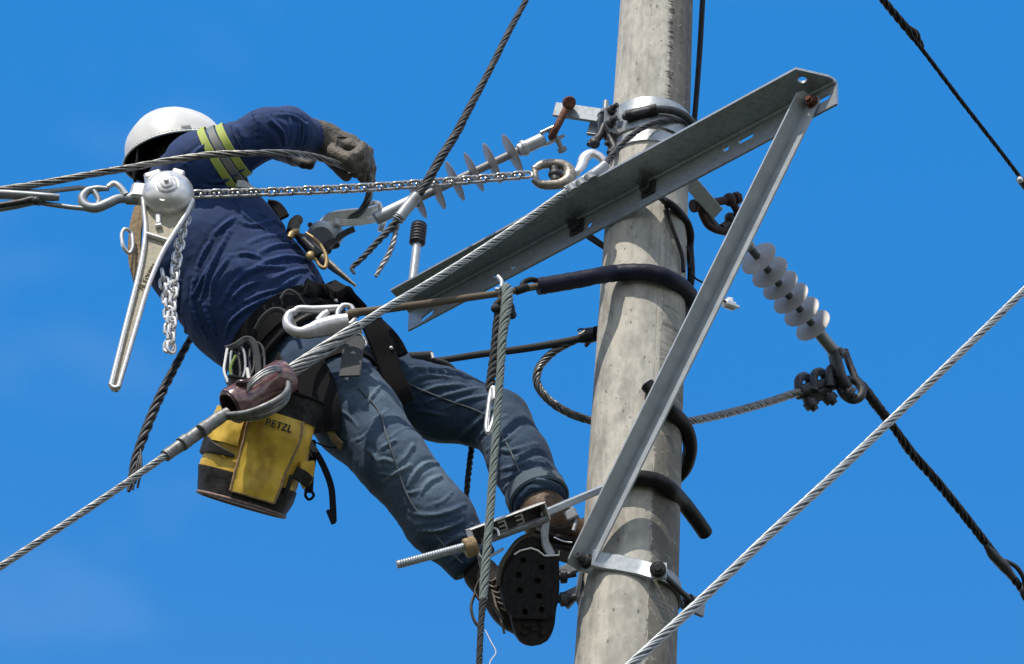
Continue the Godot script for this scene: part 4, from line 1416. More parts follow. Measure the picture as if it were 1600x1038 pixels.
# ---------------------------------------------------------------- guy wires
func guys() -> void:
	var t := thing("guy_wire_upper", "bright guy strand from the pole band to the brown guy insulator", "guy wire", P(700, 440, 0.2))
	var mb := MB.new()
	var s := swell([[1080, 205, 0.03, 4], [1062, 190, 0.10, 4.5], [1040, 188, 0.135, 4.5], [1012, 196, 0.15, 4.8], [985, 213, 0.16, 5], [965, 233, 0.16, 5.5], [945, 258, 0.17, 6]], 0.009)
	mb.rope(s[0], s[1], 6, 0.10, 5)
	build(mb, "strand_tail", M.strand_dark, t)
	mb = MB.new()
	s = swell([[938, 264, 0.17, 5.7], [915, 284, 0.18, 6.2], [880, 303, 0.19, 6.2], [800, 359, 0.21, 6.2], [700, 424, 0.24, 6.2], [600, 484, 0.27, 6.6], [545, 520, 0.285, 7.0], [455, 580, 0.315, 7.0]], 0.009)
	mb.rope(s[0], s[1], 7, 0.10, 5)
	build(mb, "strand", M.strand_mid, t)
	mb = MB.new()
	s = swell([[946, 258, 0.17, 8], [930, 272, 0.175, 9.5], [905, 288, 0.18, 9], [884, 300, 0.185, 9]], 0.007)
	mb.tube(s[0], s[1], 12)
	for q in [[922, 278], [908, 287], [893, 296]]:
		mb.tube(smooth(V([[q[0] - 3, q[1] - 3, 0.19], [q[0] + 3, q[1] + 4, 0.19]]), 0.004), px(P(900, 290, 0.18), 9.6), 12)
	build(mb, "wrap_sleeve", M.galvanised_dull, t)
	mb = MB.new()
	s = swell([[560, 510, 0.28, 9], [535, 527, 0.288, 10.5], [505, 547, 0.297, 11.5], [475, 567, 0.305, 12], [450, 583, 0.313, 11], [438, 590, 0.316, 9]], 0.009)
	mb.rope(s[0], s[1], 13, 0.34, 6)
	build(mb, "preformed_grip", M.strand, t)
	# guy insulator
	var a := P(360, 636, 0.33)
	var b := P(449, 587, 0.30)
	var d := (b - a).normalized()
	t = thing("guy_insulator", "brown glazed porcelain guy insulator threaded with two wire loops", "insulator", a.lerp(b, 0.5))
	mb = MB.new()
	var l := a.distance_to(b)
	var r := 0.051
	var xf := MB.along(a, b, Vector3(0, 0, 1))
	mb.lathe(xf, [Vector2(0.036, 0.0), Vector2(r * 0.98, 0.001), Vector2(r, 0.006), Vector2(r, l * 0.27), Vector2(r * 0.86, l * 0.36), Vector2(r * 0.86, l * 0.66), Vector2(r, l * 0.75), Vector2(r, l - 0.008), Vector2(r * 0.9, l), Vector2(0, l)], 10)
	build(mb, "porcelain_body", M.porcelain, t)
	mb = MB.new()
	mb.lathe(xf, [Vector2(0.0, 0.035), Vector2(0.032, 0.03), Vector2(0.036, 0.002), Vector2(0.039, -0.005), Vector2(0.043, -0.004), Vector2(0.045, 0.003)], 28)
	build(mb, "socket_end", M.porcelain_dark, t)
	mb = MB.new()
	var eye := P(380, 600, 0.37)
	mb.ball(eye, Vector3(0.022, 0.012, 0.014), Basis())
	build(mb, "wire_hole", M.porcelain_dark, t)
	mb = MB.new()
	for k in 3:
		mb.tube(smooth(V([[387, 603 + 4 * k, 0.375], [396, 591 + 4 * k, 0.39], [412, 579 + 4 * k, 0.39], [430, 573 + 3.5 * k, 0.375], [446, 579, 0.33]]), 0.008), px(a, 2.4), 8)
	build(mb, "upper_wire_loop", M.strand, t)
	mb = MB.new()
	mb.tube(smooth(V([[350, 649, 0.345], [385, 645, 0.375], [415, 634, 0.385], [440, 620, 0.375], [450, 606, 0.35], [448, 592, 0.32]]), 0.008), px(a, 4.6), 10)
	mb.tube(smooth(V([[350, 652, 0.335], [390, 654, 0.35], [420, 646, 0.35], [445, 628, 0.34], [452, 608, 0.32]]), 0.008), px(a, 4.6), 10)
	mb.tube(smooth(V([[350, 650, 0.34], [387, 649, 0.365], [417, 640, 0.37], [442, 624, 0.36], [451, 607, 0.335]]), 0.008), px(a, 4.6), 10)
	build(mb, "lower_wire_loop", M.strand_dull, t)
	# lower guy
	t = thing("guy_wire_lower", "grey guy strand running from the guy insulator to the lower left edge", "guy wire", P(180, 765, 0.4))
	mb = MB.new()
	s = swell(run_on([[345, 652, 0.345, 6.2], [300, 682, 0.36, 6.2], [250, 718, 0.375, 6.2], [150, 787, 0.41, 6.2], [0, 886, 0.46, 6.2], [-120, 966, 0.5, 6.2]], 0, 5.5), 0.009)
	mb.rope(s[0], s[1], 7, 0.10, 5)
	build(mb, "strand", M.strand, t)
	mb = MB.new()
	s = swell([[356, 645, 0.34, 9], [340, 655, 0.346, 11], [310, 676, 0.357, 11], [288, 692, 0.363, 10.5], [262, 710, 0.37, 9.5]], 0.008)
	mb.tube(s[0], s[1], 12)
	for q in [[287, 692], [262, 710], [318, 671]]:
		mb.tube(smooth(V([[q[0] + 5, q[1] - 4, 0.365], [q[0] - 4, q[1] + 3, 0.37]]), 0.004), px(a, 11.6 if q[0] > 280 else 9.8), 12)
	build(mb, "wrap_sleeve", M.strand_dull, t)
	# near guy, lower right
	t = thing("near_guy_wire", "bright stranded guy wire crossing the lower right in front of the pole", "guy wire", P(1290, 750, 0.8))
	mb = MB.new()
	s = swell(run_on([[930, 1095, 0.95, 8.4], [985, 1040, 0.93, 8.4], [1100, 934, 0.89, 7.9], [1200, 838, 0.85, 7.7], [1300, 746, 0.80, 7.5], [1400, 650, 0.75, 7.0], [1500, 553, 0.70, 6.6], [1600, 455, 0.65, 6.2], [1700, 356, 0.6, 6.2]], 3, 6), 0.009)
	mb.rope(s[0], s[1], 7, 0.15, 6)
	build(mb, "strand", M.strand_mid, t)

# ---------------------------------------------------------------- ratchet chain hoist and wire grip
func link_mesh(pitch: float, wire_r: float, half_w: float) -> ArrayMesh:
	var line := PackedVector3Array()
	var hl := pitch * 0.5 + wire_r - half_w + wire_r * 0.2
	for k in 7: line.append(Vector3(hl + cos(-PI / 2 + PI * k / 6) * half_w, sin(-PI / 2 + PI * k / 6) * half_w, 0))
	for k in 7: line.append(Vector3(-hl + cos(PI / 2 + PI * k / 6) * half_w, sin(PI / 2 + PI * k / 6) * half_w, 0))
	var mb := MB.new()
	mb.tube(line, wire_r, 8, false, true)
	return mb.mesh(Vector3.ZERO)

func chain(m: Mesh, list: PackedVector3Array, pitch: float, mat_: Material, parent: Node3D, sway := 0.0, roll0 := 0.5) -> void:
	var line := smooth(list, 0.002)
	var total := 0.0
	for k in range(1, line.size()): total += line[k].distance_to(line[k - 1])
	var count := int(total / pitch)
	var rng := RandomNumberGenerator.new(); rng.seed = 5
	var s := 0.0
	var k := 0
	for n in count:
		var want := (n + 0.5) * pitch
		while k < line.size() - 2 and s + line[k + 1].distance_to(line[k]) < want:
			s += line[k + 1].distance_to(line[k]); k += 1
		var d := (line[mini(k + 3, line.size() - 1)] - line[maxi(k - 3, 0)]).normalized()
		var up := (Vector3(0, 0.5, 0.85) - d * Vector3(0, 0.5, 0.85).dot(d)).normalized()
		up = up.rotated(d, roll0 + (PI / 2 if n % 2 else 0.0) + rng.randf_range(-sway, sway))
		put(m, "link", mat_, parent, Transform3D(Basis(d, up, d.cross(up)), line[k]))

func hoist() -> void:
	var z := 0.235
	var c := P(262, 304, z)
	var t := thing("chain_hoist", "silver ratchet lever chain hoist hanging in front of the lineman's shoulder", "chain hoist", c)
	var at := func(x: float, y: float) -> Vector2:
		var q := P(x, y, z) - c
		return Vector2(q.x, q.y)
	var flat := Transform3D(Basis(), c)
	# gear housing: a turned dome facing the street
	var mb := MB.new()
	var face_z := Transform3D(Basis(Vector3.RIGHT, Vector3(0, 0, 1), Vector3(0, -1, 0)), c)
	var r := 0.0745
	mb.lathe(face_z, [Vector2(0, -0.05), Vector2(r * 0.9, -0.05), Vector2(r, -0.042), Vector2(r, 0.0), Vector2(r * 0.985, 0.008), Vector2(r * 0.92, 0.022), Vector2(r * 0.8, 0.034), Vector2(r * 0.62, 0.043), Vector2(r * 0.47, 0.047), Vector2(r * 0.45, 0.0455), Vector2(r * 0.40, 0.0455), Vector2(r * 0.38, 0.052), Vector2(r * 0.30, 0.054), Vector2(r * 0.285, 0.052), Vector2(r * 0.26, 0.052), Vector2(r * 0.24, 0.058), Vector2(r * 0.15, 0.060), Vector2(r * 0.13, 0.058), Vector2(r * 0.11, 0.058), Vector2(r * 0.095, 0.064), Vector2(r * 0.05, 0.068), Vector2(0, 0.0685)], 48)
	var housing := build(mb, "gear_housing", M.cast_aluminium, t)
	mb = MB.new()
	mb.rod(c + Vector3(-0.005, -0.047, 0.026), c + Vector3(-0.005, -0.047, 0.040), 0.010, 16)
	build(mb, "stop_screw", M.cast_aluminium, housing)
	mb = MB.new()
	mb.box(Transform3D(Basis.from_euler(Vector3(0, 0, -0.25)), c + Vector3(0.018, 0.075, 0.0)), Vector3(0.036, 0.024, 0.03), 0.004)
	build(mb, "housing_lug", M.cast_aluminium, t)
	mb = MB.new()
	mb.box(Transform3D(Basis.from_euler(Vector3(0, 0, 0.5)), c + Vector3(-0.052, 0.062, -0.005)), Vector3(0.05, 0.022, 0.04), 0.005)
	build(mb, "housing_lug", M.cast_aluminium, t)
	mb = MB.new()
	mb.box(Transform3D(Basis(), c + Vector3(-0.085, 0.008, -0.02)), Vector3(0.045, 0.055, 0.05), 0.008)
	build(mb, "housing_lug", M.cast_aluminium, t)
	# lever: a flat web between two raised rails
	var out := []
	for q in [[222, 306], [224, 322], [227, 368], [217, 424], [171, 604], [174, 609], [183, 611], [187, 606], [231, 451], [253, 400], [281, 350], [300, 322], [302, 306]]: out.append(at.call(q[0], q[1]))
	mb = MB.new()
	mb.plate(Transform3D(Basis(), c + Vector3(0, 0, -0.004)), out, [], 0.008)
	var web := build(mb, "lever_web", M.tan_paint, t)
	mb = MB.new()
	for rail in [[[223, 312], [225, 330], [227, 368], [218, 424], [197, 508], [173, 604]], [[301, 314], [291, 336], [269, 371], [252, 400], [231, 451], [209, 525], [185, 607]], [[227, 367], [240, 371], [262, 378]], [[173, 604], [178, 608], [185, 607]]]:
		var l := PackedVector3Array()
		for q in rail:
			var p: Vector2 = at.call(q[0], q[1])
			l.append(c + Vector3(p.x, p.y, 0.004))
		var sl := smooth(l, 0.01)
		mb.tube(sl, px(c, 3.9), 8, true, false, 1.3, Vector3(0, 0, 1))
	build(mb, "lever_rail", M.cast_aluminium, web)
	mb = MB.new()
	mb.box(Transform3D(Basis.from_euler(Vector3(0, 0, 0.15)), c + Vector3(-0.012, -0.098, 0.006)), Vector3(0.014, 0.036, 0.014), 0.003)
	mb.box(Transform3D(Basis.from_euler(Vector3(0, 0, 0.35)), c + Vector3(-0.008, -0.118, 0.006)), Vector3(0.02, 0.012, 0.012), 0.003)
	build(mb, "ratchet_pawl", M.bright_steel, web)
	var tm := TextMesh.new()
	tm.text = "AL EQUIPA"
	tm.font = SystemFont.new(); tm.font.font_names = PackedStringArray(["Droid Sans"])
	tm.font_size = 24; tm.pixel_size = 0.00085; tm.depth = 0.002
	var e := MeshInstance3D.new()
	e.mesh = tm; e.material_override = M.tan_dark; e.name = "embossed_lettering"
	var p0: Vector2 = at.call(231, 432)
	e.transform = Transform3D(Basis.from_euler(Vector3(0, 0, 1.29)), Vector3(p0.x, p0.y, 0.0016))
	web.add_child(e, true)
	# swivel hook on the left
	mb = MB.new()
	mb.rod(P(214, 311, z - 0.02), P(196, 311, z - 0.02), 0.017, 14)
	build(mb, "swivel", M.galvanised_dull, t)
	mb = MB.new()
	var s := swell([[198, 311, z - 0.02, 7], [184, 311, z - 0.015, 7.5], [168, 318, z - 0.01, 8], [150, 325, z - 0.01, 8], [134, 322, z - 0.01, 8], [128, 311, z - 0.01, 7.5], [135, 300, z - 0.01, 6.5], [150, 295, z - 0.01, 5.5], [170, 295, z - 0.01, 4]], 0.006)
	mb.tube(s[0], s[1], 12)
	var hook := build(mb, "hook", M.galvanised_dull, t)
	mb = MB.new()
	s = swell([[168, 292, z - 0.005, 4], [178, 287, z - 0.005, 5], [188, 293, z - 0.005, 5], [196, 305, z - 0.01, 6]], 0.006)
	mb.tube(s[0], s[1], 8)
	build(mb, "safety_latch", M.cast_aluminium, hook)
	# load chain to the pole
	var link := link_mesh(0.0262, 0.0049, 0.0125)
	chain(link, V([[303, 304, z - 0.01], [450, 299, z - 0.03], [575, 293, z - 0.06], [700, 284, z - 0.09], [836, 272, z - 0.12]]), 0.0262, M.chain_steel, t, 0.08, 0.35)
	# slack chain
	chain(link, V([[292, 338, 0.17], [282, 375, 0.185], [274, 420, 0.195], [269, 480, 0.2], [267, 556, 0.2]]), 0.0262, M.bright_steel, t, 0.35, 0.8)
	chain(link, V([[254, 425, 0.205], [259, 460, 0.205], [264, 500, 0.20], [263, 556, 0.19]]), 0.0262, M.bright_steel, t, 0.5, 0.2)
	# end block and hook over the band
	mb = MB.new()
	s = swell([[834, 265, 0.115, 5.9], [846, 258, 0.115, 7.2], [862, 256, 0.115, 7.8], [878, 258, 0.115, 8.5], [887, 264, 0.115, 9.8], [890, 272, 0.115, 11.1], [887, 281, 0.115, 9.8], [876, 287, 0.115, 8.5], [860, 289, 0.115, 7.8], [845, 288, 0.115, 7.2], [834, 281, 0.115, 5.9]], 0.004)
	mb.tube(s[0], s[1], 10)
	mb.rod(P(835, 263, 0.115), P(838, 282, 0.115), 0.009, 10)
	var block := build(mb, "swivel_block", M.bronze_steel, t)
	mb = MB.new()
	mb.rod(P(866, 262, 0.115), P(868, 284, 0.115), 0.015, 12)
	mb.ball(P(868, 273, 0.115), Vector3(0.022, 0.017, 0.02))
	build(mb, "block_pin", M.steel_dark, block)
	mb = MB.new()
	mb.rod(P(888, 272, 0.115), P(905, 269, 0.115), 0.013, 14)
	s = swell([[902, 269, 0.115, 6], [909, 258, 0.115, 8.5], [914, 246, 0.115, 9.5], [924, 240, 0.115, 9], [936, 244, 0.112, 8], [946, 256, 0.105, 7], [950, 272, 0.10, 6], [944, 286, 0.10, 5]], 0.005)
	mb.tube(s[0], s[1], 12, true, false, 0.75, Vector3(0, 0.5, 0.85))
	build(mb, "end_hook", M.cast_aluminium, t)
	# wire grip on the left edge
	var g := thing("wire_grip", "steel wire grip with long looped shank at the left edge, hooked to the hoist", "wire grip", P(60, 308, 0.22))
	mb = MB.new()
	s = swell([[148, 300, 0.225, 4.5], [128, 294, 0.225, 4], [95, 297, 0.225, 4], [60, 300, 0.225, 4], [20, 297, 0.225, 4], [-40, 294, 0.225, 4], [-110, 306, 0.235, 4]], 0.008)
	mb.tube(s[0], s[1], 9)
	s = swell([[148, 300, 0.225, 4.5], [154, 314, 0.225, 4.5], [146, 325, 0.225, 4.5], [120, 325, 0.225, 4], [80, 320, 0.225, 4], [55, 317, 0.225, 4], [20, 324, 0.225, 4], [-40, 332, 0.225, 4], [-110, 326, 0.235, 4]], 0.008)
	mb.tube(s[0], s[1], 9)
	build(mb, "shank_loop", M.galvanised_dull, g)
	mb = MB.new()
	s = swell([[-190, 326, 0.245, 7], [-120, 316, 0.245, 10], [-40, 305, 0.245, 9], [0, 304, 0.245, 9], [40, 306, 0.245, 8.5], [75, 308, 0.245, 7.5], [92, 309, 0.24, 6.5]], 0.008)
	mb.tube(s[0], s[1], 10, true, false, 0.8)
	build(mb, "jaw", M.galvanised_dull, g)
	mb = MB.new()
	s = swell([[-120, 322, 0.25, 5], [-40, 327, 0.25, 5], [0, 321, 0.25, 5], [30, 316, 0.25, 5], [52, 312, 0.25, 6], [62, 318, 0.25, 5]], 0.008)
	mb.tube(s[0], s[1], 9)
	mb.ball(P(56, 314, 0.255), 0.013)
	build(mb, "jaw_lever", M.steel_dark, g)

# ---------------------------------------------------------------- the lineman
var shirt_f: Field
var jeans_f: Field
var both := []

func lo_of(fields: Array, p: Vector3) -> float:
	var m := 9.0
	for f in fields: m = minf(m, f.value(p))
	return m

func onbody(x: float, y: float, lift := 0.0, fields = null) -> Vector3:   # the side of the body towards the street
	var fs: Array = fields if fields != null else both
	var a := P(x, y, 0.45)
	var d := (P(x, y, -0.6) - a)
	var l := d.length()
	d /= l
	var t := 0.0
	while t < l:
		var v := lo_of(fs, a + d * t) - lift
		if v < 0.0005: break
		t += clampf(v * 0.8, 0.0008, 0.02)
	return a + d * t

func body_normal(p: Vector3, fields = null) -> Vector3:
	var fs: Array = fields if fields != null else both
	var best: Field = fs[0]
	for f in fs:
		if f.value(p) < best.value(p): best = f
	return best.grad(p)

func around(c: Vector3, ax: Vector3, fields: Array, lift: float, n := 56, reach := 0.4) -> Array:
	var x := ax.cross(Vector3(0, 0, 1)).normalized()
	var y := ax.cross(x).normalized()
	var pts := PackedVector3Array()
	var ns := []
	for k in n:
		var a := TAU * k / n
		var d := x * cos(a) + y * sin(a)
		var t := reach
		while t > 0.02:
			var v := lo_of(fields, c + d * t)
			if v < lift: break
			t -= clampf((v - lift) * 0.7, 0.001, 0.03)
		pts.append(c + d * t)
		ns.append(d)
	var sm := PackedVector3Array()
	for k in n: sm.append((pts[(k - 1 + n) % n] + pts[k] * 2.0 + pts[(k + 1) % n]) * 0.25)
	return [sm, ns]

func strap(mb: MB, list: Array, width: float, thick: float, lift := 0.004, fields = null) -> void:
	var pts := PackedVector3Array()
	for q in list: pts.append(onbody(q[0], q[1], lift, fields))
	var line := smooth(pts, 0.012)
	var ns := []
	for p in line: ns.append(body_normal(p, fields))
	mb.ribbon(line, ns, width, thick)

# folds in cloth: ridges laid over the surface, [width mm, height mm, points...]
func cloth(f: Field, folds: Array, noise_seed: int, crumple: float, colour: Callable, passes := 1) -> MB:
	var net := f.nets(2)
	var vs: PackedVector3Array = net[0]
	var qs: PackedInt32Array = net[1]
	for k in passes:
		var fin := Field.finer(vs, qs)
		vs = fin[0]; qs = fin[1]
	var ns := Field.normals(vs, qs)
	var segs := []
	for fd in folds:
		var pts := PackedVector3Array()
		for q in range(2, fd.size()): pts.append(onbody(fd[q][0], fd[q][1], 0.0, [f]))
		pts = smooth(pts, 0.02)
		for k in pts.size() - 1:
			var u0 := float(k) / (pts.size() - 1)
			var taper := sin(PI * clampf(u0 * 0.86 + 0.1, 0.0, 1.0))
			segs.append([pts[k], pts[k + 1], fd[0] * 0.001, fd[1] * 0.001 * taper])
	# the folds are sorted into cells so that each vertex meets only the near ones
	var cells := {}
	var cs := 0.06
	for s in segs:
		var m: Vector3 = (s[0] + s[1]) * 0.5
		var c := Vector3i((m / cs).floor())
		for x in [-1, 0, 1]:
			for y in [-1, 0, 1]:
				for z in [-1, 0, 1]:
					var key := c + Vector3i(x, y, z)
					if not cells.has(key): cells[key] = []
					cells[key].append(s)
	var n1 := FastNoiseLite.new(); n1.seed = noise_seed; n1.frequency = 7.0; n1.fractal_octaves = 3
	n1.fractal_type = FastNoiseLite.FRACTAL_RIDGED
	var n2 := FastNoiseLite.new(); n2.seed = noise_seed + 1; n2.frequency = 22.0; n2.fractal_octaves = 2
	var cols := []
	for k in vs.size():
		var p := vs[k]
		var best := 0.0
		var dip := 0.0
		for s in cells.get(Vector3i((p / cs).floor()), []):
			var ab: Vector3 = s[1] - s[0]
			var ap: Vector3 = p - s[0]
			var t := clampf(ap.dot(ab) / ab.length_squared(), 0.0, 1.0)
			var dd := (ap - ab * t).length()
			var w: float = s[2]
			var g: float = s[3] * exp(-pow(dd / w, 1.5) * 1.5)
			var trough: float = s[3] * 0.45 * exp(-pow((dd - w * 1.7) / (w * 0.8), 2.0))
			if g > best: best = g
			if trough > dip: dip = trough
		var r := n1.get_noise_3d(p.x, p.y, p.z)
		vs[k] = p + ns[k] * (best - dip * (1.0 if best < dip else 0.0) + crumple * (r * 0.7 + n2.get_noise_3d(p.x, p.y, p.z) * 0.35))
		cols.append(colour.call(p, best, r))
	var mb := MB.new()
	Field.into(mb, vs, qs, cols)
	return mb

func capf(f: Field, a: Array, b: Array, k := 0.03, zs := 1.0) -> void:   # ends as [x, y, z, radius in picture points]
	var p := P(a[0], a[1], a[2])
	var q := P(b[0], b[1], b[2])
	f.cap(p, q, px(p, a[3]), px(q, b[3]), k, zs)

func lineman() -> void:
	var hip := P(480, 560, -0.12)
	var man := thing("person", "lineman in white helmet, navy jacket and faded jeans leaning back off the pole", "person", hip)
	# ---- jacket
	shirt_f = Field.new(Vector3(-1.62, 5.5, -0.6), Vector3(-0.93, 6.62, 0.36), 0.0105)
	capf(shirt_f, [302, 300, -0.13, 76], [338, 395, -0.12, 106], 0.05, 0.92)
	capf(shirt_f, [338, 395, -0.12, 106], [392, 468, -0.12, 106], 0.05, 0.9)
	capf(shirt_f, [392, 468, -0.12, 106], [440, 522, -0.12, 101], 0.05, 0.88)
	capf(shirt_f, [300, 290, -0.04, 62], [312, 264, 0.04, 54], 0.05)
	capf(shirt_f, [312, 262, 0.05, 52], [414, 209, 0.13, 36], 0.04)
	capf(shirt_f, [418, 206, 0.13, 37], [450, 205, 0.07, 36], 0.03)
	capf(shirt_f, [450, 205, 0.07, 36], [490, 214, -0.01, 27], 0.03)
	capf(shirt_f, [305, 285, -0.22, 58], [322, 258, -0.34, 46], 0.05)
	capf(shirt_f, [322, 255, -0.34, 40], [405, 210, -0.36, 31], 0.04)
	capf(shirt_f, [405, 210, -0.36, 31], [456, 234, -0.22, 23], 0.03)
	var axis := (P(480, 560, -0.12) - P(392, 468, -0.12)).normalized()
	shirt_f.cut(P(446, 530, -0.12), axis)
	# ---- jeans
	jeans_f = Field.new(Vector3(-1.25, 4.75, -0.5), Vector3(-0.16, 5.85, 0.26), 0.0105)
	capf(jeans_f, [440, 525, -0.12, 84], [495, 585, -0.12, 82], 0.04, 0.95)
	capf(jeans_f, [505, 588, -0.03, 76], [560, 655, 0.02, 66], 0.035)
	capf(jeans_f, [560, 655, 0.02, 66], [614, 722, 0.06, 54], 0.03)
	capf(jeans_f, [614, 722, 0.06, 54], [688, 815, 0.03, 53], 0.03)
	capf(jeans_f, [688, 815, 0.03, 53], [738, 878, 0.0, 40], 0.03)
	capf(jeans_f, [565, 585, -0.2, 60], [690, 632, -0.21, 56], 0.03)
	capf(jeans_f, [690, 632, -0.21, 56], [780, 658, -0.2, 48], 0.03)
	capf(jeans_f, [780, 658, -0.2, 48], [812, 720, -0.16, 47], 0.02)
	capf(jeans_f, [812, 720, -0.16, 47], [842, 782, -0.1, 44], 0.03)
	jeans_f.cut(P(436, 520, -0.12), -axis)
	both = [shirt_f, jeans_f]
	for s in [[[742, 884, 0.0], [688, 815, 0.03]], [[846, 792, -0.09], [812, 720, -0.16]]]:
		var p := P(s[0][0], s[0][1], s[0][2])
		var q := P(s[1][0], s[1][1], s[1][2])
		var nn := (p - q).normalized()
		# only near the cuff, so that the plane does not cut the other leg
		for kk in jeans_f.nz:
			for jj in jeans_f.ny:
				for ii in range(0, jeans_f.nx):
					var at: int = (kk * jeans_f.ny + jj) * jeans_f.nx + ii
					if jeans_f.d[at] > 0.02: continue
					var w: Vector3 = jeans_f.o + Vector3(ii, jj, kk) * jeans_f.h
					if w.distance_to(p) < 0.16: jeans_f.d[at] = maxf(jeans_f.d[at], (w - p).dot(nn))
	# ---- body under the clothes: one skin
	var bf := Field.new(Vector3(-1.6, 4.7, -0.5), Vector3(-0.14, 6.6, 0.26), 0.018)
	for b in [[[310, 315, -0.13, 62], [392, 460, -0.12, 66], 0.05], [[392, 460, -0.12, 66], [490, 580, -0.12, 62], 0.05], [[318, 268, 0.03, 34], [418, 207, 0.12, 24], 0.03], [[418, 207, 0.12, 24], [488, 213, -0.01, 18], 0.02], [[488, 213, -0.01, 17], [540, 228, -0.05, 16], 0.02],
			[[322, 256, -0.33, 30], [405, 210, -0.36, 22], 0.03], [[405, 210, -0.36, 22], [462, 238, -0.2, 16], 0.02], [[305, 300, -0.04, 40], [318, 270, 0.03, 34], 0.04], [[305, 290, -0.22, 40], [322, 258, -0.33, 30], 0.04], [[302, 300, -0.14, 40], [296, 262, -0.14, 34], 0.03],
			[[500, 585, -0.04, 56], [612, 720, 0.05, 38], 0.03], [[612, 720, 0.05, 38], [744, 886, 0.0, 24], 0.03], [[565, 588, -0.2, 46], [778, 656, -0.2, 36], 0.03], [[778, 656, -0.2, 36], [842, 784, -0.1, 25], 0.03], [[842, 784, -0.1, 25], [866, 815, -0.1, 26], 0.02]]:
		capf(bf, b[0], b[1], b[2])
	var skin := MB.new()
	var net := bf.nets(1)
	Field.into(skin, net[0], net[1])
	# head, with a grid of its own
	var fw := Vector3(0.93, 0.28, -0.16)
	var up := Vector3(-0.30, 0.95, 0.06)
	var hb := basis_of(fw, up)
	fw = hb.x; up = hb.y
	var side := hb.z                                      # towards the street
	var hc := P(309, 258, -0.14)
	var hd := Field.new(hc - Vector3(0.17, 0.2, 0.15), hc + Vector3(0.19, 0.17, 0.15), 0.0045)
	var hp := func(x: float, y: float, z: float) -> Vector3: return hc + fw * x + up * y + side * z
	for b in [[-0.03, 0.02, 0, 0.02, 0.03, 0, 0.088, 0.08, 0.03], [0.02, -0.02, 0, 0.06, -0.06, 0, 0.066, 0.05, 0.03], [0.06, -0.085, 0, 0.088, -0.105, 0, 0.034, 0.026, 0.025], [-0.01, -0.09, 0.048, 0.07, -0.105, 0.022, 0.022, 0.02, 0.02], [-0.01, -0.09, -0.048, 0.07, -0.105, -0.022, 0.022, 0.02, 0.02],
			[0.098, -0.005, 0, 0.119, -0.040, 0, 0.009, 0.014, 0.012], [0.112, -0.042, 0.01, 0.106, -0.042, -0.01, 0.011, 0.011, 0.008], [0.098, 0.008, 0.035, 0.098, 0.008, -0.035, 0.014, 0.014, 0.015], [0.103, -0.070, 0.016, 0.103, -0.070, -0.016, 0.008, 0.008, 0.008], [0.099, -0.083, 0.014, 0.099, -0.083, -0.014, 0.0085, 0.0085, 0.006],
			[-0.012, 0.005, 0.083, -0.022, -0.03, 0.078, 0.014, 0.009, 0.008], [-0.012, 0.005, -0.083, -0.022, -0.03, -0.078, 0.014, 0.009, 0.008], [-0.03, -0.05, 0, -0.045, -0.17, 0, 0.062, 0.06, 0.03]]:
		hd.cap(hp.call(b[0], b[1], b[2]), hp.call(b[3], b[4], b[5]), b[6], b[7], b[8])
	net = hd.nets(1)
	Field.into(skin, net[0], net[1])
	build(skin, "body", M.skin, man)
	var mb := MB.new()
	for s in [-1.0, 1.0]: mb.ball(hp.call(0.083, -0.008, 0.032 * s), 0.0125)
	build(mb, "eye", M.eye, man)
	mb = MB.new()
	mb.ball(hp.call(-0.035, -0.005, 0), Vector3(0.105, 0.115, 0.099), hb, 14, 24)
	build(mb, "hair", M.hair, man)
	# ---- helmet
	helmet(man, P(273, 243, -0.135), hb)
	# ---- clothes with their folds
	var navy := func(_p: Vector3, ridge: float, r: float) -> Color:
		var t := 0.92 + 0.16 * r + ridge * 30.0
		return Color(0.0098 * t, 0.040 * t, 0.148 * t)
	var sf := [
		[8, 9, [297, 475], [310, 448], [322, 425], [330, 410]], [8, 10, [314, 470], [325, 430], [340, 395], [358, 362]], [7, 8, [328, 478], [333, 442], [345, 420], [360, 400]],
		[9, 10, [346, 476], [366, 442], [392, 424], [420, 417], [448, 419]], [9, 9, [390, 380], [415, 370], [440, 366], [462, 374]], [9, 9, [402, 398], [424, 386], [448, 382], [470, 388]],
		[10, 10, [385, 428], [420, 408], [455, 402], [482, 408]], [8, 9, [386, 470], [412, 458], [440, 450], [468, 430]], [7, 9, [352, 526], [360, 504], [380, 486], [410, 470], [440, 458]], [7, 8, [338, 530], [328, 505], [318, 478]], [7, 9, [322, 527], [308, 500], [300, 470], [302, 440]],
		[6, 6, [366, 312], [378, 332], [394, 346], [410, 356]], [8, 8, [372, 345], [392, 352], [415, 348], [432, 340]], [8, 8, [282, 500], [276, 470], [280, 440]], [8, 8, [300, 540], [290, 515], [284, 490]],
		[9, 9, [360, 470], [380, 450], [405, 440]], [8, 8, [400, 330], [420, 342], [440, 352]], [7, 8, [330, 370], [350, 352], [366, 340]], [7, 8, [308, 420], [318, 395], [330, 375]],
		[8, 8, [366, 180], [372, 200], [384, 222], [388, 236]], [7, 8, [395, 174], [402, 192], [404, 212]], [8, 9, [418, 172], [424, 190], [440, 205], [446, 226]], [7, 6, [440, 172], [452, 186], [456, 205], [452, 226]], [6, 6, [464, 178], [468, 196], [464, 220]], [7, 6, [478, 186], [480, 204], [476, 226]], [8, 8, [430, 180], [455, 182], [476, 194]],
		[8, 9, [290, 255], [305, 240], [318, 228]], [8, 9, [330, 285], [350, 282], [368, 272], [382, 262]], [7, 8, [310, 290], [335, 296], [360, 292]], [8, 8, [420, 440], [450, 426], [480, 420]], [7, 8, [365, 400], [385, 396], [405, 402]]]
	mb = cloth(shirt_f, sf, 81, 0.0035, navy)
	build(mb, "jacket", M.shirt, man)
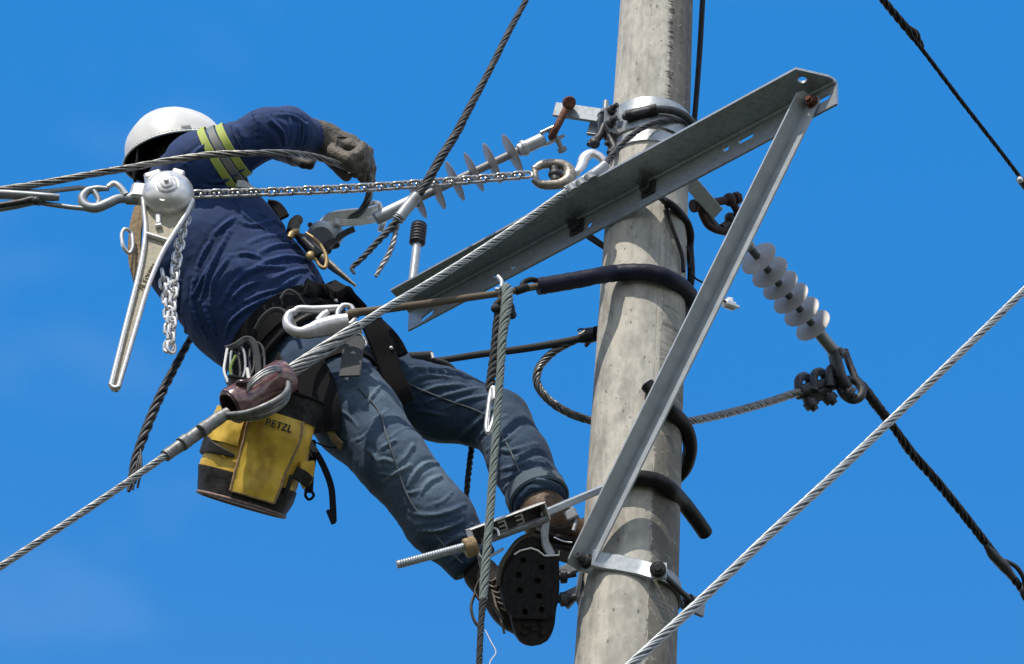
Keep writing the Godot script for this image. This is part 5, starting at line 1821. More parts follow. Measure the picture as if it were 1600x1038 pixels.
	var nz := FastNoiseLite.new(); nz.seed = 90; nz.frequency = 5.0; nz.fractal_octaves = 3
	var thigh := onbody(590, 620, 0.0, [jeans_f])
	var knee := onbody(640, 720, 0.0, [jeans_f])
	var shin := onbody(660, 770, 0.0, [jeans_f])
	var fknee := onbody(785, 650, 0.0, [jeans_f])
	var blue := func(p: Vector3, ridge: float, r: float) -> Color:
		var worn := 0.95 * exp(-pow(p.distance_to(thigh) / 0.13, 2.0)) + 0.8 * exp(-pow(p.distance_to(knee) / 0.10, 2.0)) + 0.6 * exp(-pow(p.distance_to(shin) / 0.10, 2.0)) + 0.35 * exp(-pow(p.distance_to(fknee) / 0.10, 2.0))
		worn *= 0.75 + 0.7 * nz.get_noise_3d(p.x, p.y, p.z)
		worn = clampf(worn * 0.72 + ridge * 75.0 + r * 0.14, 0.0, 1.0)
		return Color(0.020, 0.050, 0.108).lerp(Color(0.150, 0.225, 0.305), worn)
	var jf := [
		[6, 6, [592, 704], [604, 695], [618, 688]], [7, 7, [618, 730], [632, 714], [644, 698], [655, 672]], [7, 7, [600, 752], [622, 738], [640, 728]], [7, 9, [638, 758], [650, 738], [664, 726], [684, 724]], [8, 7, [655, 775], [668, 755], [688, 745]],
		[6, 6, [586, 722], [600, 718], [614, 722]], [7, 6, [640, 800], [668, 806], [700, 800], [728, 788]], [7, 6, [655, 830], [690, 828], [722, 815]], [7, 6, [680, 862], [705, 846], [735, 832]], [6, 6, [700, 880], [722, 864], [745, 850]],
		[6, 6, [545, 590], [570, 580], [600, 572]], [6, 6, [560, 640], [580, 620], [596, 600]], [7, 6, [500, 620], [520, 602], [548, 590]],
		[7, 7, [625, 585], [650, 576], [690, 578]], [7, 7, [630, 602], [665, 588], [705, 590]], [7, 7, [645, 618], [690, 604], [735, 602]], [7, 7, [665, 628], [706, 616], [752, 606]], [7, 7, [690, 640], [725, 625], [765, 618]], [8, 9, [720, 680], [745, 660], [770, 640]], [7, 7, [745, 690], [765, 668], [790, 650]], [7, 7, [760, 705], [790, 690], [815, 668]],
		[8, 7, [775, 700], [800, 705], [838, 694]], [7, 7, [780, 735], [810, 728], [846, 716]], [8, 9, [786, 770], [800, 756], [822, 750], [850, 752], [872, 758]], [7, 7, [795, 748], [830, 738], [862, 742]], [7, 7, [570, 700], [585, 712], [592, 730]],
		[5, 4, [540, 620], [556, 606], [572, 600]], [5, 4, [575, 660], [592, 652], [606, 640]], [5, 5, [600, 690], [615, 678], [640, 668]], [5, 4, [582, 735], [600, 742], [618, 740]], [5, 5, [628, 770], [645, 770], [660, 764]], [5, 5, [668, 790], [690, 784], [706, 770]], [5, 5, [690, 845], [712, 838], [738, 820]], [5, 4, [640, 640], [668, 644], [700, 650]], [5, 4, [700, 598], [722, 600], [745, 612]], [5, 5, [770, 690], [786, 680], [806, 682]], [5, 5, [790, 715], [816, 712], [840, 706]], [5, 5, [776, 752], [800, 744], [830, 728]], [5, 4, [525, 640], [545, 650], [560, 668]], [5, 4, [550, 690], [566, 684], [580, 672]]]
	mb = cloth(jeans_f, jf, 83, 0.0040, blue)
	build(mb, "jeans", M.denim, man)
	for l in [[[560, 606], [590, 640], [604, 680], [612, 705], [625, 745], [645, 790], [690, 848], [722, 880]], [[634, 598], [660, 610], [700, 626], [735, 638], [758, 648]], [[778, 672], [795, 700], [812, 738]]]:
		mb = MB.new()
		var pts := PackedVector3Array()
		for q in l: pts.append(onbody(q[0], q[1], 0.0035, [jeans_f]))
		mb.tube(smooth(pts, 0.01), 0.0026, 6)
		build(mb, "seam", M.seam_thread, man)
	for l in [[[367, 308], [374, 324], [386, 338], [400, 349], [414, 358]], [[360, 196], [366, 212], [376, 230], [386, 246]], [[300, 300], [322, 292], [346, 292], [366, 300]], [[468, 182], [473, 200], [468, 228]]]:
		mb = MB.new()
		var pts := PackedVector3Array()
		for q in l: pts.append(onbody(q[0], q[1], 0.0025, [shirt_f]))
		mb.tube(smooth(pts, 0.008), 0.0026, 6)
		build(mb, "jacket_seam", M.navy_seam, man)
	# turned-up cuff of the far leg
	mb = MB.new()
	var cu := around(P(840, 776, -0.105), (P(846, 792, -0.09) - P(812, 720, -0.16)).normalized(), [jeans_f], 0.004, 40, 0.2)
	mb.ribbon(cu[0], cu[1], 0.05, 0.012, true)
	build(mb, "turned_up_cuff", M.denim_cuff if M.has("denim_cuff") else mat("denim_cuff", lin(0.10, 0.14, 0.18), 0.9, 0.0, M.denim.albedo_texture, 4.0), man)
	# ---- reflective bands on the right sleeve
	var ad := (P(414, 209, 0.13) - P(316, 266, 0.05)).normalized()
	for k in 3:
		mb = MB.new()
		var c := P(334, 250, 0.07) + ad * (0.013 + 0.0265 * k)
		var rg := around(c, ad, [shirt_f], 0.004, 40, 0.12)
		mb.ribbon(rg[0], rg[1], 0.024, 0.003, true)
		build(mb, "reflective_band", M.silver_tape if k == 1 else M.lime_tape, man)
	# collar and the shirt under it
	mb = MB.new()
	strap(mb, [[370, 287], [384, 289], [397, 295], [408, 302]], 0.022, 0.006, 0.010, [shirt_f])
	build(mb, "undershirt_collar", M.white_cotton, man)
	mb = MB.new()
	var fl := smooth(V([[418, 320, -0.12], [430, 322, -0.12], [438, 330, -0.12], [444, 340, -0.12]]), 0.008)
	mb.ribbon(fl, Vector3(0.1, -0.5, 0.86), 0.034, 0.014)
	build(mb, "jacket_flap", M.webbing_black, man)
	# ---- gloves
	var gf := Field.new(P(530, 235, -0.03) - Vector3(0.14, 0.15, 0.14), P(530, 235, -0.03) + Vector3(0.13, 0.13, 0.12), 0.004)
	for b in [[[486, 212, 0.0, 27], [506, 217, -0.03, 25], 0.01], [[504, 217, -0.03, 24], [536, 228, -0.045, 22], 0.02], [[520, 232, -0.03, 20], [548, 234, -0.045, 20], 0.02], [[506, 238, -0.04, 11], [541, 274, -0.055, 9.5], 0.015],
			[[546, 228, -0.012, 11], [570, 238, -0.014, 9.5], 0.006], [[570, 238, -0.014, 9.5], [569, 257, -0.012, 9], 0.005], [[569, 257, -0.012, 9], [550, 262, -0.008, 8.5], 0.004],
			[[546, 225, -0.04, 11.5], [573, 238, -0.045, 10], 0.006], [[573, 238, -0.045, 10], [575, 262, -0.042, 9], 0.005], [[575, 262, -0.042, 9], [556, 270, -0.036, 8.5], 0.004],
			[[544, 222, -0.066, 11], [572, 240, -0.074, 9.5], 0.006], [[572, 240, -0.074, 9.5], [579, 264, -0.07, 9], 0.005], [[579, 264, -0.07, 9], [566, 277, -0.062, 8.5], 0.004],
			[[540, 222, -0.09, 10.5], [567, 246, -0.1, 9], 0.006], [[567, 246, -0.1, 9], [578, 270, -0.096, 8.5], 0.005], [[578, 270, -0.096, 8.5], [579, 287, -0.085, 7.5], 0.004],
			[[520, 240, -0.005, 13], [544, 250, 0.018, 11], 0.012], [[544, 250, 0.018, 11], [561, 240, 0.016, 9.5], 0.005], [[561, 240, 0.016, 9.5], [566, 229, 0.006, 8.5], 0.004]]:
		capf(gf, b[0], b[1], b[2])
	net = gf.nets(1)
	mb = MB.new()
	var gv: PackedVector3Array = net[0]
	var gn := Field.normals(gv, net[1])
	var wr := FastNoiseLite.new(); wr.seed = 93; wr.frequency = 26.0; wr.fractal_octaves = 3; wr.fractal_type = FastNoiseLite.FRACTAL_RIDGED
	for k in gv.size(): gv[k] += gn[k] * 0.0022 * wr.get_noise_3d(gv[k].x, gv[k].y, gv[k].z)
	Field.into(mb, gv, net[1])
	var rgv := build(mb, "right_glove", M.leather, man)
	mb = MB.new()                                         # seams of the leather
	for l in [[[526, 214], [542, 215], [558, 220], [571, 232]], [[526, 216], [524, 228], [525, 244]], [[500, 196], [503, 214], [502, 234]]]:
		var pts := PackedVector3Array()
		for q in l: pts.append(onbody(q[0], q[1], 0.0005, [gf]))
		mb.tube(smooth(pts, 0.006), 0.0022, 6)
	base_of[rgv] = base_of[man]
	build(mb, "glove_seam", M.leather_dark, rgv)
	gf = Field.new(P(472, 249, -0.15) - Vector3(0.1, 0.09, 0.12), P(472, 249, -0.15) + Vector3(0.1, 0.09, 0.12), 0.0045)
	for b in [[[450, 236, -0.22, 20], [462, 244, -0.19, 16], 0.01], [[460, 244, -0.18, 14], [476, 249, -0.15, 13], 0.015]]:
		capf(gf, b[0], b[1], b[2])
	for k in 4:
		var zz := -0.115 - 0.024 * k
		capf(gf, [474, 247, zz, 9], [486, 251, zz + 0.006, 8], 0.005)
		capf(gf, [486, 251, zz + 0.006, 8], [484, 259 - k, zz + 0.012, 7], 0.004)
	capf(gf, [464, 250, -0.13, 9], [474, 256, -0.105, 8], 0.006)
	capf(gf, [474, 256, -0.105, 8], [484, 257, -0.1, 7], 0.004)
	net = gf.nets(1)
	mb = MB.new()
	Field.into(mb, net[0], net[1])
	build(mb, "left_glove", M.leather_dark, man)
	boots(man)
	harness(man, axis)

func helmet(man: Node3D, c: Vector3, hb: Basis) -> void:
	var rows := 26
	var cols := 72
	var b := basis_of(Vector3(0.915, 0.33, -0.10), hb.y)
	var shell := func(inner: float) -> MB:
		var mb := MB.new()
		var vs := PackedVector3Array()
		for k in rows + 1:
			for j in cols + 1:
				var t := float(k) / rows
				var az := TAU * j / cols
				var brim := smoothstep(0.86, 1.0, t)
				var ph := minf(t / 0.86, 1.0) * 1.56
				var dir := Vector3(sin(ph) * cos(az), cos(ph), sin(ph) * sin(az))
				var q := Vector3(dir.x * (0.152 - inner), dir.y * (0.160 - inner), dir.z * (0.122 - inner))
				var front := maxf(0.0, cos(az))
				# moulded ridges along the crown and a step above the brim
				if inner == 0.0:
					q *= 1.0 + 0.022 * exp(-pow(q.z / 0.016, 2.0)) * smoothstep(0.02, 0.09, q.y) + 0.022 * exp(-pow((absf(q.z) - 0.06) / 0.008, 2.0)) * smoothstep(0.03, 0.1, q.y)
				q.x += brim * (0.008 * cos(az) + 0.042 * pow(front, 2.0)) + 0.014 * front * smoothstep(0.25, 0.8, t)
				q.y += 0.010 * front * smoothstep(0.3, 0.7, t) * (1.0 - brim)
				q.z += brim * 0.010 * sin(az)
				q.y -= brim * (0.012 - 0.004 * front)
				vs.append(c + b * q)
		var b0 := mb.v.size()
		for p in vs: mb.vert(p, Vector3.UP)
		mb.grid(b0, rows + 1, cols + 1)
		for k in rows + 1:
			for j in cols + 1:
				var a := vs[k * (cols + 1) + mini(j + 1, cols)] if j < cols else vs[k * (cols + 1) + 1]
				var a2 := vs[k * (cols + 1) + (j - 1 if j > 0 else cols - 1)]
				var d := vs[mini(k + 1, rows) * (cols + 1) + j]
				var d2 := vs[maxi(k - 1, 0) * (cols + 1) + j]
				var nn := (d - d2).cross(a - a2).normalized()
				if k == 0: nn = b.y
				if nn.dot(vs[k * (cols + 1) + j] - c) < 0 and k < rows - 3: nn = -nn
				mb.n[k * (cols + 1) + j] = nn * (1.0 if inner == 0.0 else -1.0)
		if inner == 0.0:
			var edge := PackedVector3Array()
			for j in cols: edge.append(vs[rows * (cols + 1) + j])
			mb.tube(edge, 0.0032, 7, false, true)
		return mb
	var h := build(shell.call(0.0), "helmet", M.helmet, man)
	base_of[h] = base_of[man]
	build(shell.call(0.007), "helmet_lining", M.helmet_lining, h)
	var mb := MB.new()
	var clip := P(306, 212, 0.0)
	mb.box(Transform3D(b, c + b * Vector3(0.03, 0.018, 0.1235)), Vector3(0.03, 0.014, 0.008), 0.002)
	build(mb, "side_clip", M.helmet, h)
	mb = MB.new()
	var hp := func(x: float, y: float, z: float) -> Vector3: return c + b * Vector3(x, y, z)
	mb.ribbon(smooth(PackedVector3Array([hp.call(-0.12, -0.01, 0.06), hp.call(-0.13, -0.05, 0.05), hp.call(-0.138, -0.06, 0.0), hp.call(-0.13, -0.05, -0.05), hp.call(-0.12, -0.01, -0.06)]), 0.01), -b.x, 0.035, 0.006)
	build(mb, "nape_strap", M.helmet_lining, h)

func boots(man: Node3D) -> void:
	# near (right) boot, its sole turned to the street
	var n := Vector3(0.22, -0.42, 0.88).normalized()
	var s0 := P(830, 925, 0.10)
	var on := func(x: float, y: float, lift: float) -> Vector3:
		var dir := CF * FP + CR * (x - 800.0) - CU * (y - 519.0)
		return CP + dir * ((s0 - CP).dot(n) / dir.dot(n)) + n * lift
	var f := Field.new(on.call(820, 925, -0.07) - Vector3(0.24, 0.24, 0.2), on.call(820, 925, -0.07) + Vector3(0.16, 0.24, 0.16), 0.006)
	var caps := [[[832, 868], -0.045, [828, 925], -0.055, 0.046, 0.05], [[828, 925], -0.055, [834, 978], -0.05, 0.048, 0.042], [[830, 905], -0.085, [812, 945], -0.10, 0.045, 0.05]]
	for b in caps: f.cap(on.call(b[0][0], b[0][1], b[1]), on.call(b[2][0], b[2][1], b[3]), b[4], b[5], 0.03)
	f.cap(on.call(818, 955, -0.085), P(752, 898, 0.0), 0.05, 0.048, 0.03)
	f.cut(on.call(830, 925, -0.012), n)
	var net := f.nets(1)
	var mb := MB.new()
	Field.into(mb, net[0], net[1])
	var boot := build(mb, "right_boot", M.boot_black, man)
	base_of[boot] = base_of[man]
	var tx := (on.call(900, 925, 0.0) - on.call(800, 925, 0.0)) as Vector3
	var fr := Transform3D(basis_of(tx, CU), s0)
	var loc := func(x: float, y: float) -> Vector2:
		var q: Vector3 = fr.affine_inverse() * (on.call(x, y, 0.0) as Vector3)
		return Vector2(q.x, q.y)
	fr.basis = Basis(fr.basis.x, n.cross(fr.basis.x), n)
	var out := []
	for q in smooth(V([[800, 864, 0.1], [813, 846, 0.1], [832, 838, 0.1], [850, 846, 0.1], [864, 864, 0.1], [873, 890, 0.1], [874, 925, 0.1], [869, 955, 0.1], [866, 980, 0.1], [855, 1002, 0.1], [833, 1010, 0.1], [814, 1003, 0.1], [804, 985, 0.1], [798, 962, 0.1], [787, 942, 0.1], [783, 918, 0.1], [787, 888, 0.1]]), 0.02, true):
		var dd := q - CP
		var w: Vector3 = CP + dd * ((s0 - CP).dot(n) / dd.dot(n))
		var l := fr.affine_inverse() * w
		out.append(Vector2(l.x, l.y))
	mb = MB.new()
	mb.plate(fr.translated(-n * 0.009), out, [], 0.016)
	build(mb, "sole", M.boot_black, boot)
	mb = MB.new()
	for k in 9:
		var y := 985.0 - 0.0 * k
	for q in [[820, 990], [834, 984], [848, 990], [822, 978], [846, 976]]:
		mb.box(Transform3D(fr.basis, on.call(q[0], q[1], 0.002)), Vector3(0.016, 0.010, 0.008), 0.002)
	build(mb, "tread_block", M.boot_black, boot)
	mb = MB.new()                                         # welt round the toe
	var welt := PackedVector3Array()
	for q in [[781, 915], [785, 886], [799, 862], [813, 845], [832, 837], [850, 844], [863, 858]]: welt.append(on.call(q[0], q[1], -0.012))
	mb.tube(smooth(welt, 0.01), 0.0085, 8)
	build(mb, "toe_welt", M.leather, boot)
	mb = MB.new()
	for k in 6:
		var x := 764.0 + 5.0 * k
		mb.tube(smooth(PackedVector3Array([onbody(x - 6, 905 + 9 * k, 0.002, [f]), onbody(x + 4, 909 + 9 * k, 0.005, [f]), onbody(x + 12, 904 + 9 * k, 0.002, [f])]), 0.006), 0.0032, 6)
	mb.tube(smooth(V([[770, 925, 0.05], [776, 950, 0.06], [782, 965, 0.06], [788, 990, 0.06]]), 0.01), 0.0035, 6)
	build(mb, "boot_lace", M.leather, boot)
	# far (left) boot
	var g := Field.new(P(865, 815, -0.1) - Vector3(0.16, 0.14, 0.14), P(865, 815, -0.1) + Vector3(0.16, 0.14, 0.14), 0.006)
	capf(g, [836, 774, -0.1, 36], [850, 805, -0.1, 34], 0.02)
	capf(g, [850, 806, -0.1, 34], [905, 838, -0.12, 24], 0.03)
	capf(g, [850, 806, -0.1, 34], [846, 822, -0.09, 26], 0.02)
	net = g.nets(1)
	mb = MB.new()
	Field.into(mb, net[0], net[1])
	boot = build(mb, "left_boot", M.boot_brown, man)
	base_of[boot] = base_of[man]
	mb = MB.new()
	mb.ribbon(smooth(V([[838, 838, -0.08], [860, 846, -0.08], [885, 852, -0.1], [912, 858, -0.12]]), 0.01), Vector3(0.1, 1, 0.2), 0.10, 0.028)
	build(mb, "sole", M.boot_black, boot)
	mb = MB.new()
	strap(mb, [[822, 808], [845, 822], [872, 832], [892, 828]], 0.03, 0.006, 0.004, [g])
	build(mb, "ankle_strap", M.leather_dark, boot)

func harness(man: Node3D, axis: Vector3) -> void:
	var hs := MB.new()
	var c := P(462, 530, -0.12)
	var rg := around(c, axis, [jeans_f], 0.022, 64, 0.42)
	hs.ribbon(rg[0], rg[1], 0.125, 0.014, true)
	var belt := build(hs, "waist_belt", M.webbing_black, man)
	base_of[belt] = base_of[man]
	var mb := MB.new()
	rg = around(c + axis * 0.008, axis, [jeans_f], 0.034, 64, 0.42)
	mb.ribbon(rg[0], rg[1], 0.045, 0.004, true)
	build(mb, "belt_webbing", M.webbing_black, belt)
	mb = MB.new()
	rg = around(c + axis * 0.058, axis, [jeans_f], 0.024, 64, 0.42)
	mb.ribbon(rg[0], rg[1], 0.012, 0.02, true)
	build(mb, "belt_edge", M.leather_dark, belt)
	# loops, pouch and buckle on the belt
	mb = MB.new()
	mb.tube(smooth(PackedVector3Array([onbody(400, 515, 0.03), onbody(412, 495, 0.045), onbody(428, 484, 0.05), onbody(444, 488, 0.05), onbody(457, 502, 0.045), onbody(462, 514, 0.04)]), 0.008), 0.008, 8, true, false, 0.6)
	build(mb, "belt_ring", M.webbing_grey, belt)
	mb = MB.new()
	mb.tube(smooth(PackedVector3Array([onbody(438, 467, 0.03), onbody(448, 454, 0.035), onbody(462, 458, 0.035), onbody(478, 478, 0.03)]), 0.008), 0.004, 8)
	build(mb, "belt_ring", M.webbing_grey, belt)
	mb = MB.new()
	strap(mb, [[478, 448], [500, 462], [520, 484]], 0.07, 0.02, 0.022)
	strap(mb, [[515, 445], [540, 462], [560, 482]], 0.06, 0.02, 0.02)
	build(mb, "belt_pouch", M.webbing_black, belt)
	mb = MB.new()
	mb.ball(onbody(525, 470, 0.035), 0.006)
	build(mb, "press_stud", M.bright_steel, belt)
	# thigh straps, and a black pad that paints in thigh shade
	mb = MB.new()
	rg = around(P(520, 606, -0.02), (P(612, 722, 0.06) - P(505, 588, -0.03)).normalized(), [jeans_f], 0.006, 48, 0.2)
	mb.ribbon(rg[0], rg[1], 0.055, 0.006, true)
	strap(mb, [[470, 560], [492, 580], [505, 600]], 0.06, 0.006, 0.006)
	strap(mb, [[430, 560], [440, 590], [450, 620]], 0.05, 0.006, 0.008)
	strap(mb, [[478, 575], [496, 605], [508, 640], [512, 675]], 0.11, 0.006, 0.008, [jeans_f])  # wide black leg pad, partly standing in for shade on the thigh
	var ths := build(mb, "thigh_strap", M.webbing_black, man)
	base_of[ths] = base_of[man]
	mb = MB.new()
	mb.ribbon(smooth(V([[580, 502, 0.0], [590, 525, -0.01], [602, 556, -0.03], [613, 586, -0.045], [624, 612, -0.06], [632, 632, -0.08]]), 0.01), Vector3(0.15, -0.4, 0.9), 0.066, 0.012)
	mb.ribbon(smooth(V([[592, 510, -0.05], [606, 524, -0.05], [618, 540, -0.06], [626, 556, -0.07]]), 0.01), Vector3(0.3, -0.3, 0.9), 0.05, 0.03)
	build(mb, "thigh_strap", M.webbing_black, man)
	mb = MB.new()
	mb.ball(P(611, 544, -0.02), 0.006)
	build(mb, "press_stud", M.bright_steel, man)
	# buckle with its grey tab
	mb = MB.new()
	var bp := smooth(PackedVector3Array([onbody(538, 530, 0.03), onbody(560, 522, 0.03), onbody(572, 536, 0.03), onbody(566, 542, 0.03), onbody(540, 536, 0.03)]), 0.006, true)
	mb.tube(bp, 0.0038, 8, false, true)
	build(mb, "buckle", M.galvanised_dull, ths)
	mb = MB.new()
	strap(mb, [[556, 526], [552, 545], [549, 566], [546, 588]], 0.058, 0.006, 0.046)
	build(mb, "webbing_tab", M.webbing_grey, ths)
	mb = MB.new()
	for q in [[574, 515, 0.010], [562, 520, 0.008], [552, 514, 0.007]]: mb.ball(onbody(q[0], q[1], 0.03), q[2])
	build(mb, "brass_fitting", M.brass, ths)
	# back pad with its steel ring
	mb = MB.new()
	mb.ribbon(smooth(V([[220, 322, -0.05], [213, 350, -0.06], [210, 385, -0.07], [212, 410, -0.07], [220, 440, -0.06]]), 0.01), Vector3(-0.75, -0.3, 0.6), 0.06, 0.02)
	var pad := build(mb, "back_pad", M.tan_leather, man)
	base_of[pad] = base_of[man]
	mb = MB.new()
	mb.tube(smooth(V([[205, 364, -0.03], [196, 358, -0.02], [190, 366, -0.02], [192, 384, -0.02], [201, 396, -0.03], [207, 388, -0.03], [207, 374, -0.03]]), 0.006, true), 0.006, 9, false, true)
	build(mb, "back_ring", M.bright_steel, pad)
	# straps that dangle below
	mb = MB.new()
	mb.ribbon(smooth(V([[486, 688, 0.06], [488, 710, 0.07], [484, 740, 0.07], [482, 770, 0.07]]), 0.01), Vector3(0.2, -0.5, 0.85), 0.024, 0.004)
	mb.tube(smooth(V([[482, 764, 0.07], [477, 774, 0.07], [483, 781, 0.07], [490, 774, 0.07]]), 0.005, true), 0.004, 8, false, true)
	build(mb, "dangling_strap", M.webbing_black, man)
	mb = MB.new()
	mb.ribbon(smooth(V([[482, 690, 0.07], [494, 708, 0.08], [506, 730, 0.08], [517, 760, 0.08], [520, 790, 0.08], [521, 815, 0.08]]), 0.01), Vector3(0.2, -0.5, 0.85), 0.018, 0.004)
	mb.ribbon(smooth(V([[513, 798, 0.082], [517, 808, 0.082], [521, 818, 0.082]]), 0.006), Vector3(0.2, -0.5, 0.85), 0.014, 0.01)
	build(mb, "dangling_strap", M.webbing_black, man)
	mb = MB.new()
	mb.ribbon(smooth(V([[495, 692, 0.05], [510, 699, 0.06], [525, 700, 0.06], [536, 694, 0.05]]), 0.01), Vector3(0.1, 0.9, 0.4), 0.02, 0.004)
	build(mb, "dangling_strap", M.webbing_black, man)
	mb = MB.new()
	strap(mb, [[515, 670], [522, 685], [534, 698]], 0.03, 0.006, 0.006, [jeans_f])
	build(mb, "leg_loop_tab", M.tan_leather, man)

# ---------------------------------------------------------------- tool bag, belt tools
func tool_bag() -> void:
	var top := P(424, 632, 0.20)
	var low := P(376, 788, 0.075)
	var t := thing("tool_bag", "yellow tool bag with black base hanging at the lineman's hip", "bag", low)
	var yb := (top - low).normalized()
	var xb := P(445, 813, 0.08) - P(305, 774, 0.08)
	xb = (xb - yb * xb.dot(yb)).normalized()
	var zb := xb.cross(yb).normalized()
	var l := top.distance_to(low)
	var nf := FastNoiseLite.new(); nf.seed = 61; nf.frequency = 5.0; nf.fractal_octaves = 3
	var at := func(u: float, a: float, lift: float) -> Vector3:   # u 0 at the top, 1 at the base
		var wide := 0.124 + 0.010 * sin(PI * u) + 0.004 * u
		var sq := 0.82                                     # a rounded box rather than an ellipse
		var sx := signf(sin(a)) * pow(absf(sin(a)), sq)
		var sz := signf(cos(a)) * pow(absf(cos(a)), sq)
		var p := top - yb * (l * u) + xb * (sx * wide) + zb * (sz * (0.075 + 0.02 * u))
		var o := (xb * sin(a) + zb * cos(a)).normalized()
		p += o * 0.0035 * nf.get_noise_3d(p.x * 4.0 + 9.0, p.y * 2.2, p.z * 4.0)
		p += o * (lift + 0.017 * nf.get_noise_3d(p.x * 1.2, p.y * 1.1, p.z * 1.2) * (1.0 - 0.55 * u))
		return p + xb * 0.016 * (0.5 - u) * (1 if a > 0 else -1)
	var wall := func(mb: MB, u0: float, u1: float, a0: float, a1: float, lift: float, rows := 22, cols := 48, sag := 0.0) -> void:
		var vs := []
		for k in rows + 1:
			for j in cols + 1:
				var a := lerpf(a0, a1, float(j) / cols)
				vs.append(at.call(lerpf(u0, u1, float(k) / rows) + sag * sin(PI * j / cols), a, lift))
		var b := mb.v.size()
		for k in rows + 1:
			for j in cols + 1:
				var p: Vector3 = vs[k * (cols + 1) + j]
				var r: Vector3 = vs[k * (cols + 1) + mini(j + 1, cols)] - vs[k * (cols + 1) + maxi(j - 1, 0)]
				var d: Vector3 = vs[mini(k + 1, rows) * (cols + 1) + j] - vs[maxi(k - 1, 0) * (cols + 1) + j]
				var nn := d.cross(r).normalized()
				if nn.dot(p - (top + low) * 0.5) < 0: nn = -nn
				mb.vert(p, nn)
		mb.grid(b, rows + 1, cols + 1)
	var mb := MB.new()
	wall.call(mb, 0.06, 0.80, -PI, PI, 0.0)
	build(mb, "bag_wall", M.bag_yellow, t)
	mb = MB.new()
	wall.call(mb, 0.75, 1.0, -PI, PI, 0.003, 12, 64)
	wall.call(mb, 1.0, 0.995, -PI, PI, 0.003, 2, 64)
	build(mb, "base_cover", M.bag_black, t)
	mb = MB.new()
	var rim := PackedVector3Array()
	for k in 48: rim.append(at.call(1.0, -PI + TAU * k / 48, 0.002))
	mb.tube(rim, 0.0045, 7, false, true)
	build(mb, "base_piping", M.bag_base, t)
	mb = MB.new()
	var cen := low + yb * 0.002
	for k in 48:
		var nn := -yb
		var b := mb.vert(cen, nn)
		mb.vert(at.call(0.998, -PI + TAU * k / 48, 0.0), nn); mb.vert(at.call(0.998, -PI + TAU * (k + 1) / 48, 0.0), nn)
		mb.i.append_array([b, b + 2, b + 1])
	build(mb, "bag_bottom", M.bag_base, t)
	mb = MB.new()
	wall.call(mb, -0.14, 0.10, -PI, PI, 0.004, 8, 64)
	build(mb, "top_collar", M.bag_black, t)
	mb = MB.new()
	var lip := PackedVector3Array()
	for k in 48: lip.append(at.call(-0.14, -PI + TAU * k / 48, 0.004))
	mb.tube(lip, 0.0045, 7, false, true)
	build(mb, "collar_binding", M.webbing_black, t)
	# raised front panel with its stitched edges
	mb = MB.new()
	wall.call(mb, 0.10, 0.925, -0.10, 0.80, 0.012, 24, 24)
	wall.call(mb, 0.925, 0.93, -0.10, 0.80, 0.006, 2, 24)
	build(mb, "front_panel", M.bag_yellow, t)
	mb = MB.new()
	for a in [-0.10, 0.80]:
		var e := PackedVector3Array()
		for k in 25: e.append(at.call(lerpf(0.10, 0.925, k / 24.0), a, 0.009))
		mb.tube(e, 0.0048, 6)
	var e2 := PackedVector3Array()
	for k in 20: e2.append(at.call(0.925, lerpf(-0.10, 0.80, k / 19.0), 0.009))
	mb.tube(e2, 0.004, 6)
	build(mb, "panel_seam", M.tan_leather, t)
	# left pocket with its dark mouth
	mb = MB.new()
	wall.call(mb, 0.16, 0.50, -1.5, -0.18, 0.010, 12, 24)
	build(mb, "pocket_flap", M.bag_yellow, t)
	mb = MB.new()
	var mo := PackedVector3Array()
	var mn := []
	var wid := []
	for k in 20:
		var q := k / 19.0
		var a := lerpf(-1.6, -0.2, q)
		mo.append(at.call(lerpf(0.53, 0.60, q), a, 0.0085))
		mn.append((xb * sin(a) + zb * cos(a)).normalized())
		wid.append(lerpf(0.066, 0.010, q))
	mb.ribbon(mo, mn, wid, 0.006)
	build(mb, "pocket_mouth", M.bag_black, t)
	# right side flap and strap
	mb = MB.new()
	var sf := smooth(PackedVector3Array([at.call(0.44, 1.35, 0.008), at.call(0.52, 1.4, 0.020), at.call(0.59, 1.4, 0.022), at.call(0.65, 1.35, 0.010)]), 0.008)
	mb.ribbon(sf, (xb * 0.8 + zb * 0.4), 0.06, 0.008)
	build(mb, "side_flap", M.bag_yellow, t)
	mb = MB.new()
	mb.ribbon(smooth(PackedVector3Array([at.call(0.58, 1.0, 0.012), at.call(0.60, 1.25, 0.024), at.call(0.63, 1.45, 0.034)]), 0.008), (xb * 0.6 + zb * 0.7), 0.035, 0.006)
	mb.ribbon(smooth(PackedVector3Array([at.call(0.62, 0.95, 0.012), at.call(0.72, 0.98, 0.012), at.call(0.80, 1.0, 0.010)]), 0.008), (xb * 0.6 + zb * 0.7), 0.014, 0.005)
	build(mb, "side_strap", M.bag_black, t)
	# printed name on the panel
	var tm := TextMesh.new()
	tm.text = "PETZL"
	var sfnt := SystemFont.new(); sfnt.font_names = PackedStringArray(["Droid Sans"]); sfnt.font_weight = 800
	tm.font = sfnt
	tm.font_size = 32; tm.pixel_size = 0.00085; tm.depth = 0.0016
	var q := at.call(0.21, 0.28, 0.016) as Vector3
	var q2 := at.call(0.21, 0.50, 0.016) as Vector3
	var tx := (q2 - q).normalized()
	put(tm, "printed_lettering", M.print_black, t, Transform3D(basis_of(tx, yb), q))
	# ---- carabiners clipped on the belt above the bag
	t = thing("carabiner_cluster", "cluster of dull carabiners and cord clipped to the belt above the brown insulator", "carabiners", P(375, 560, 0.2))
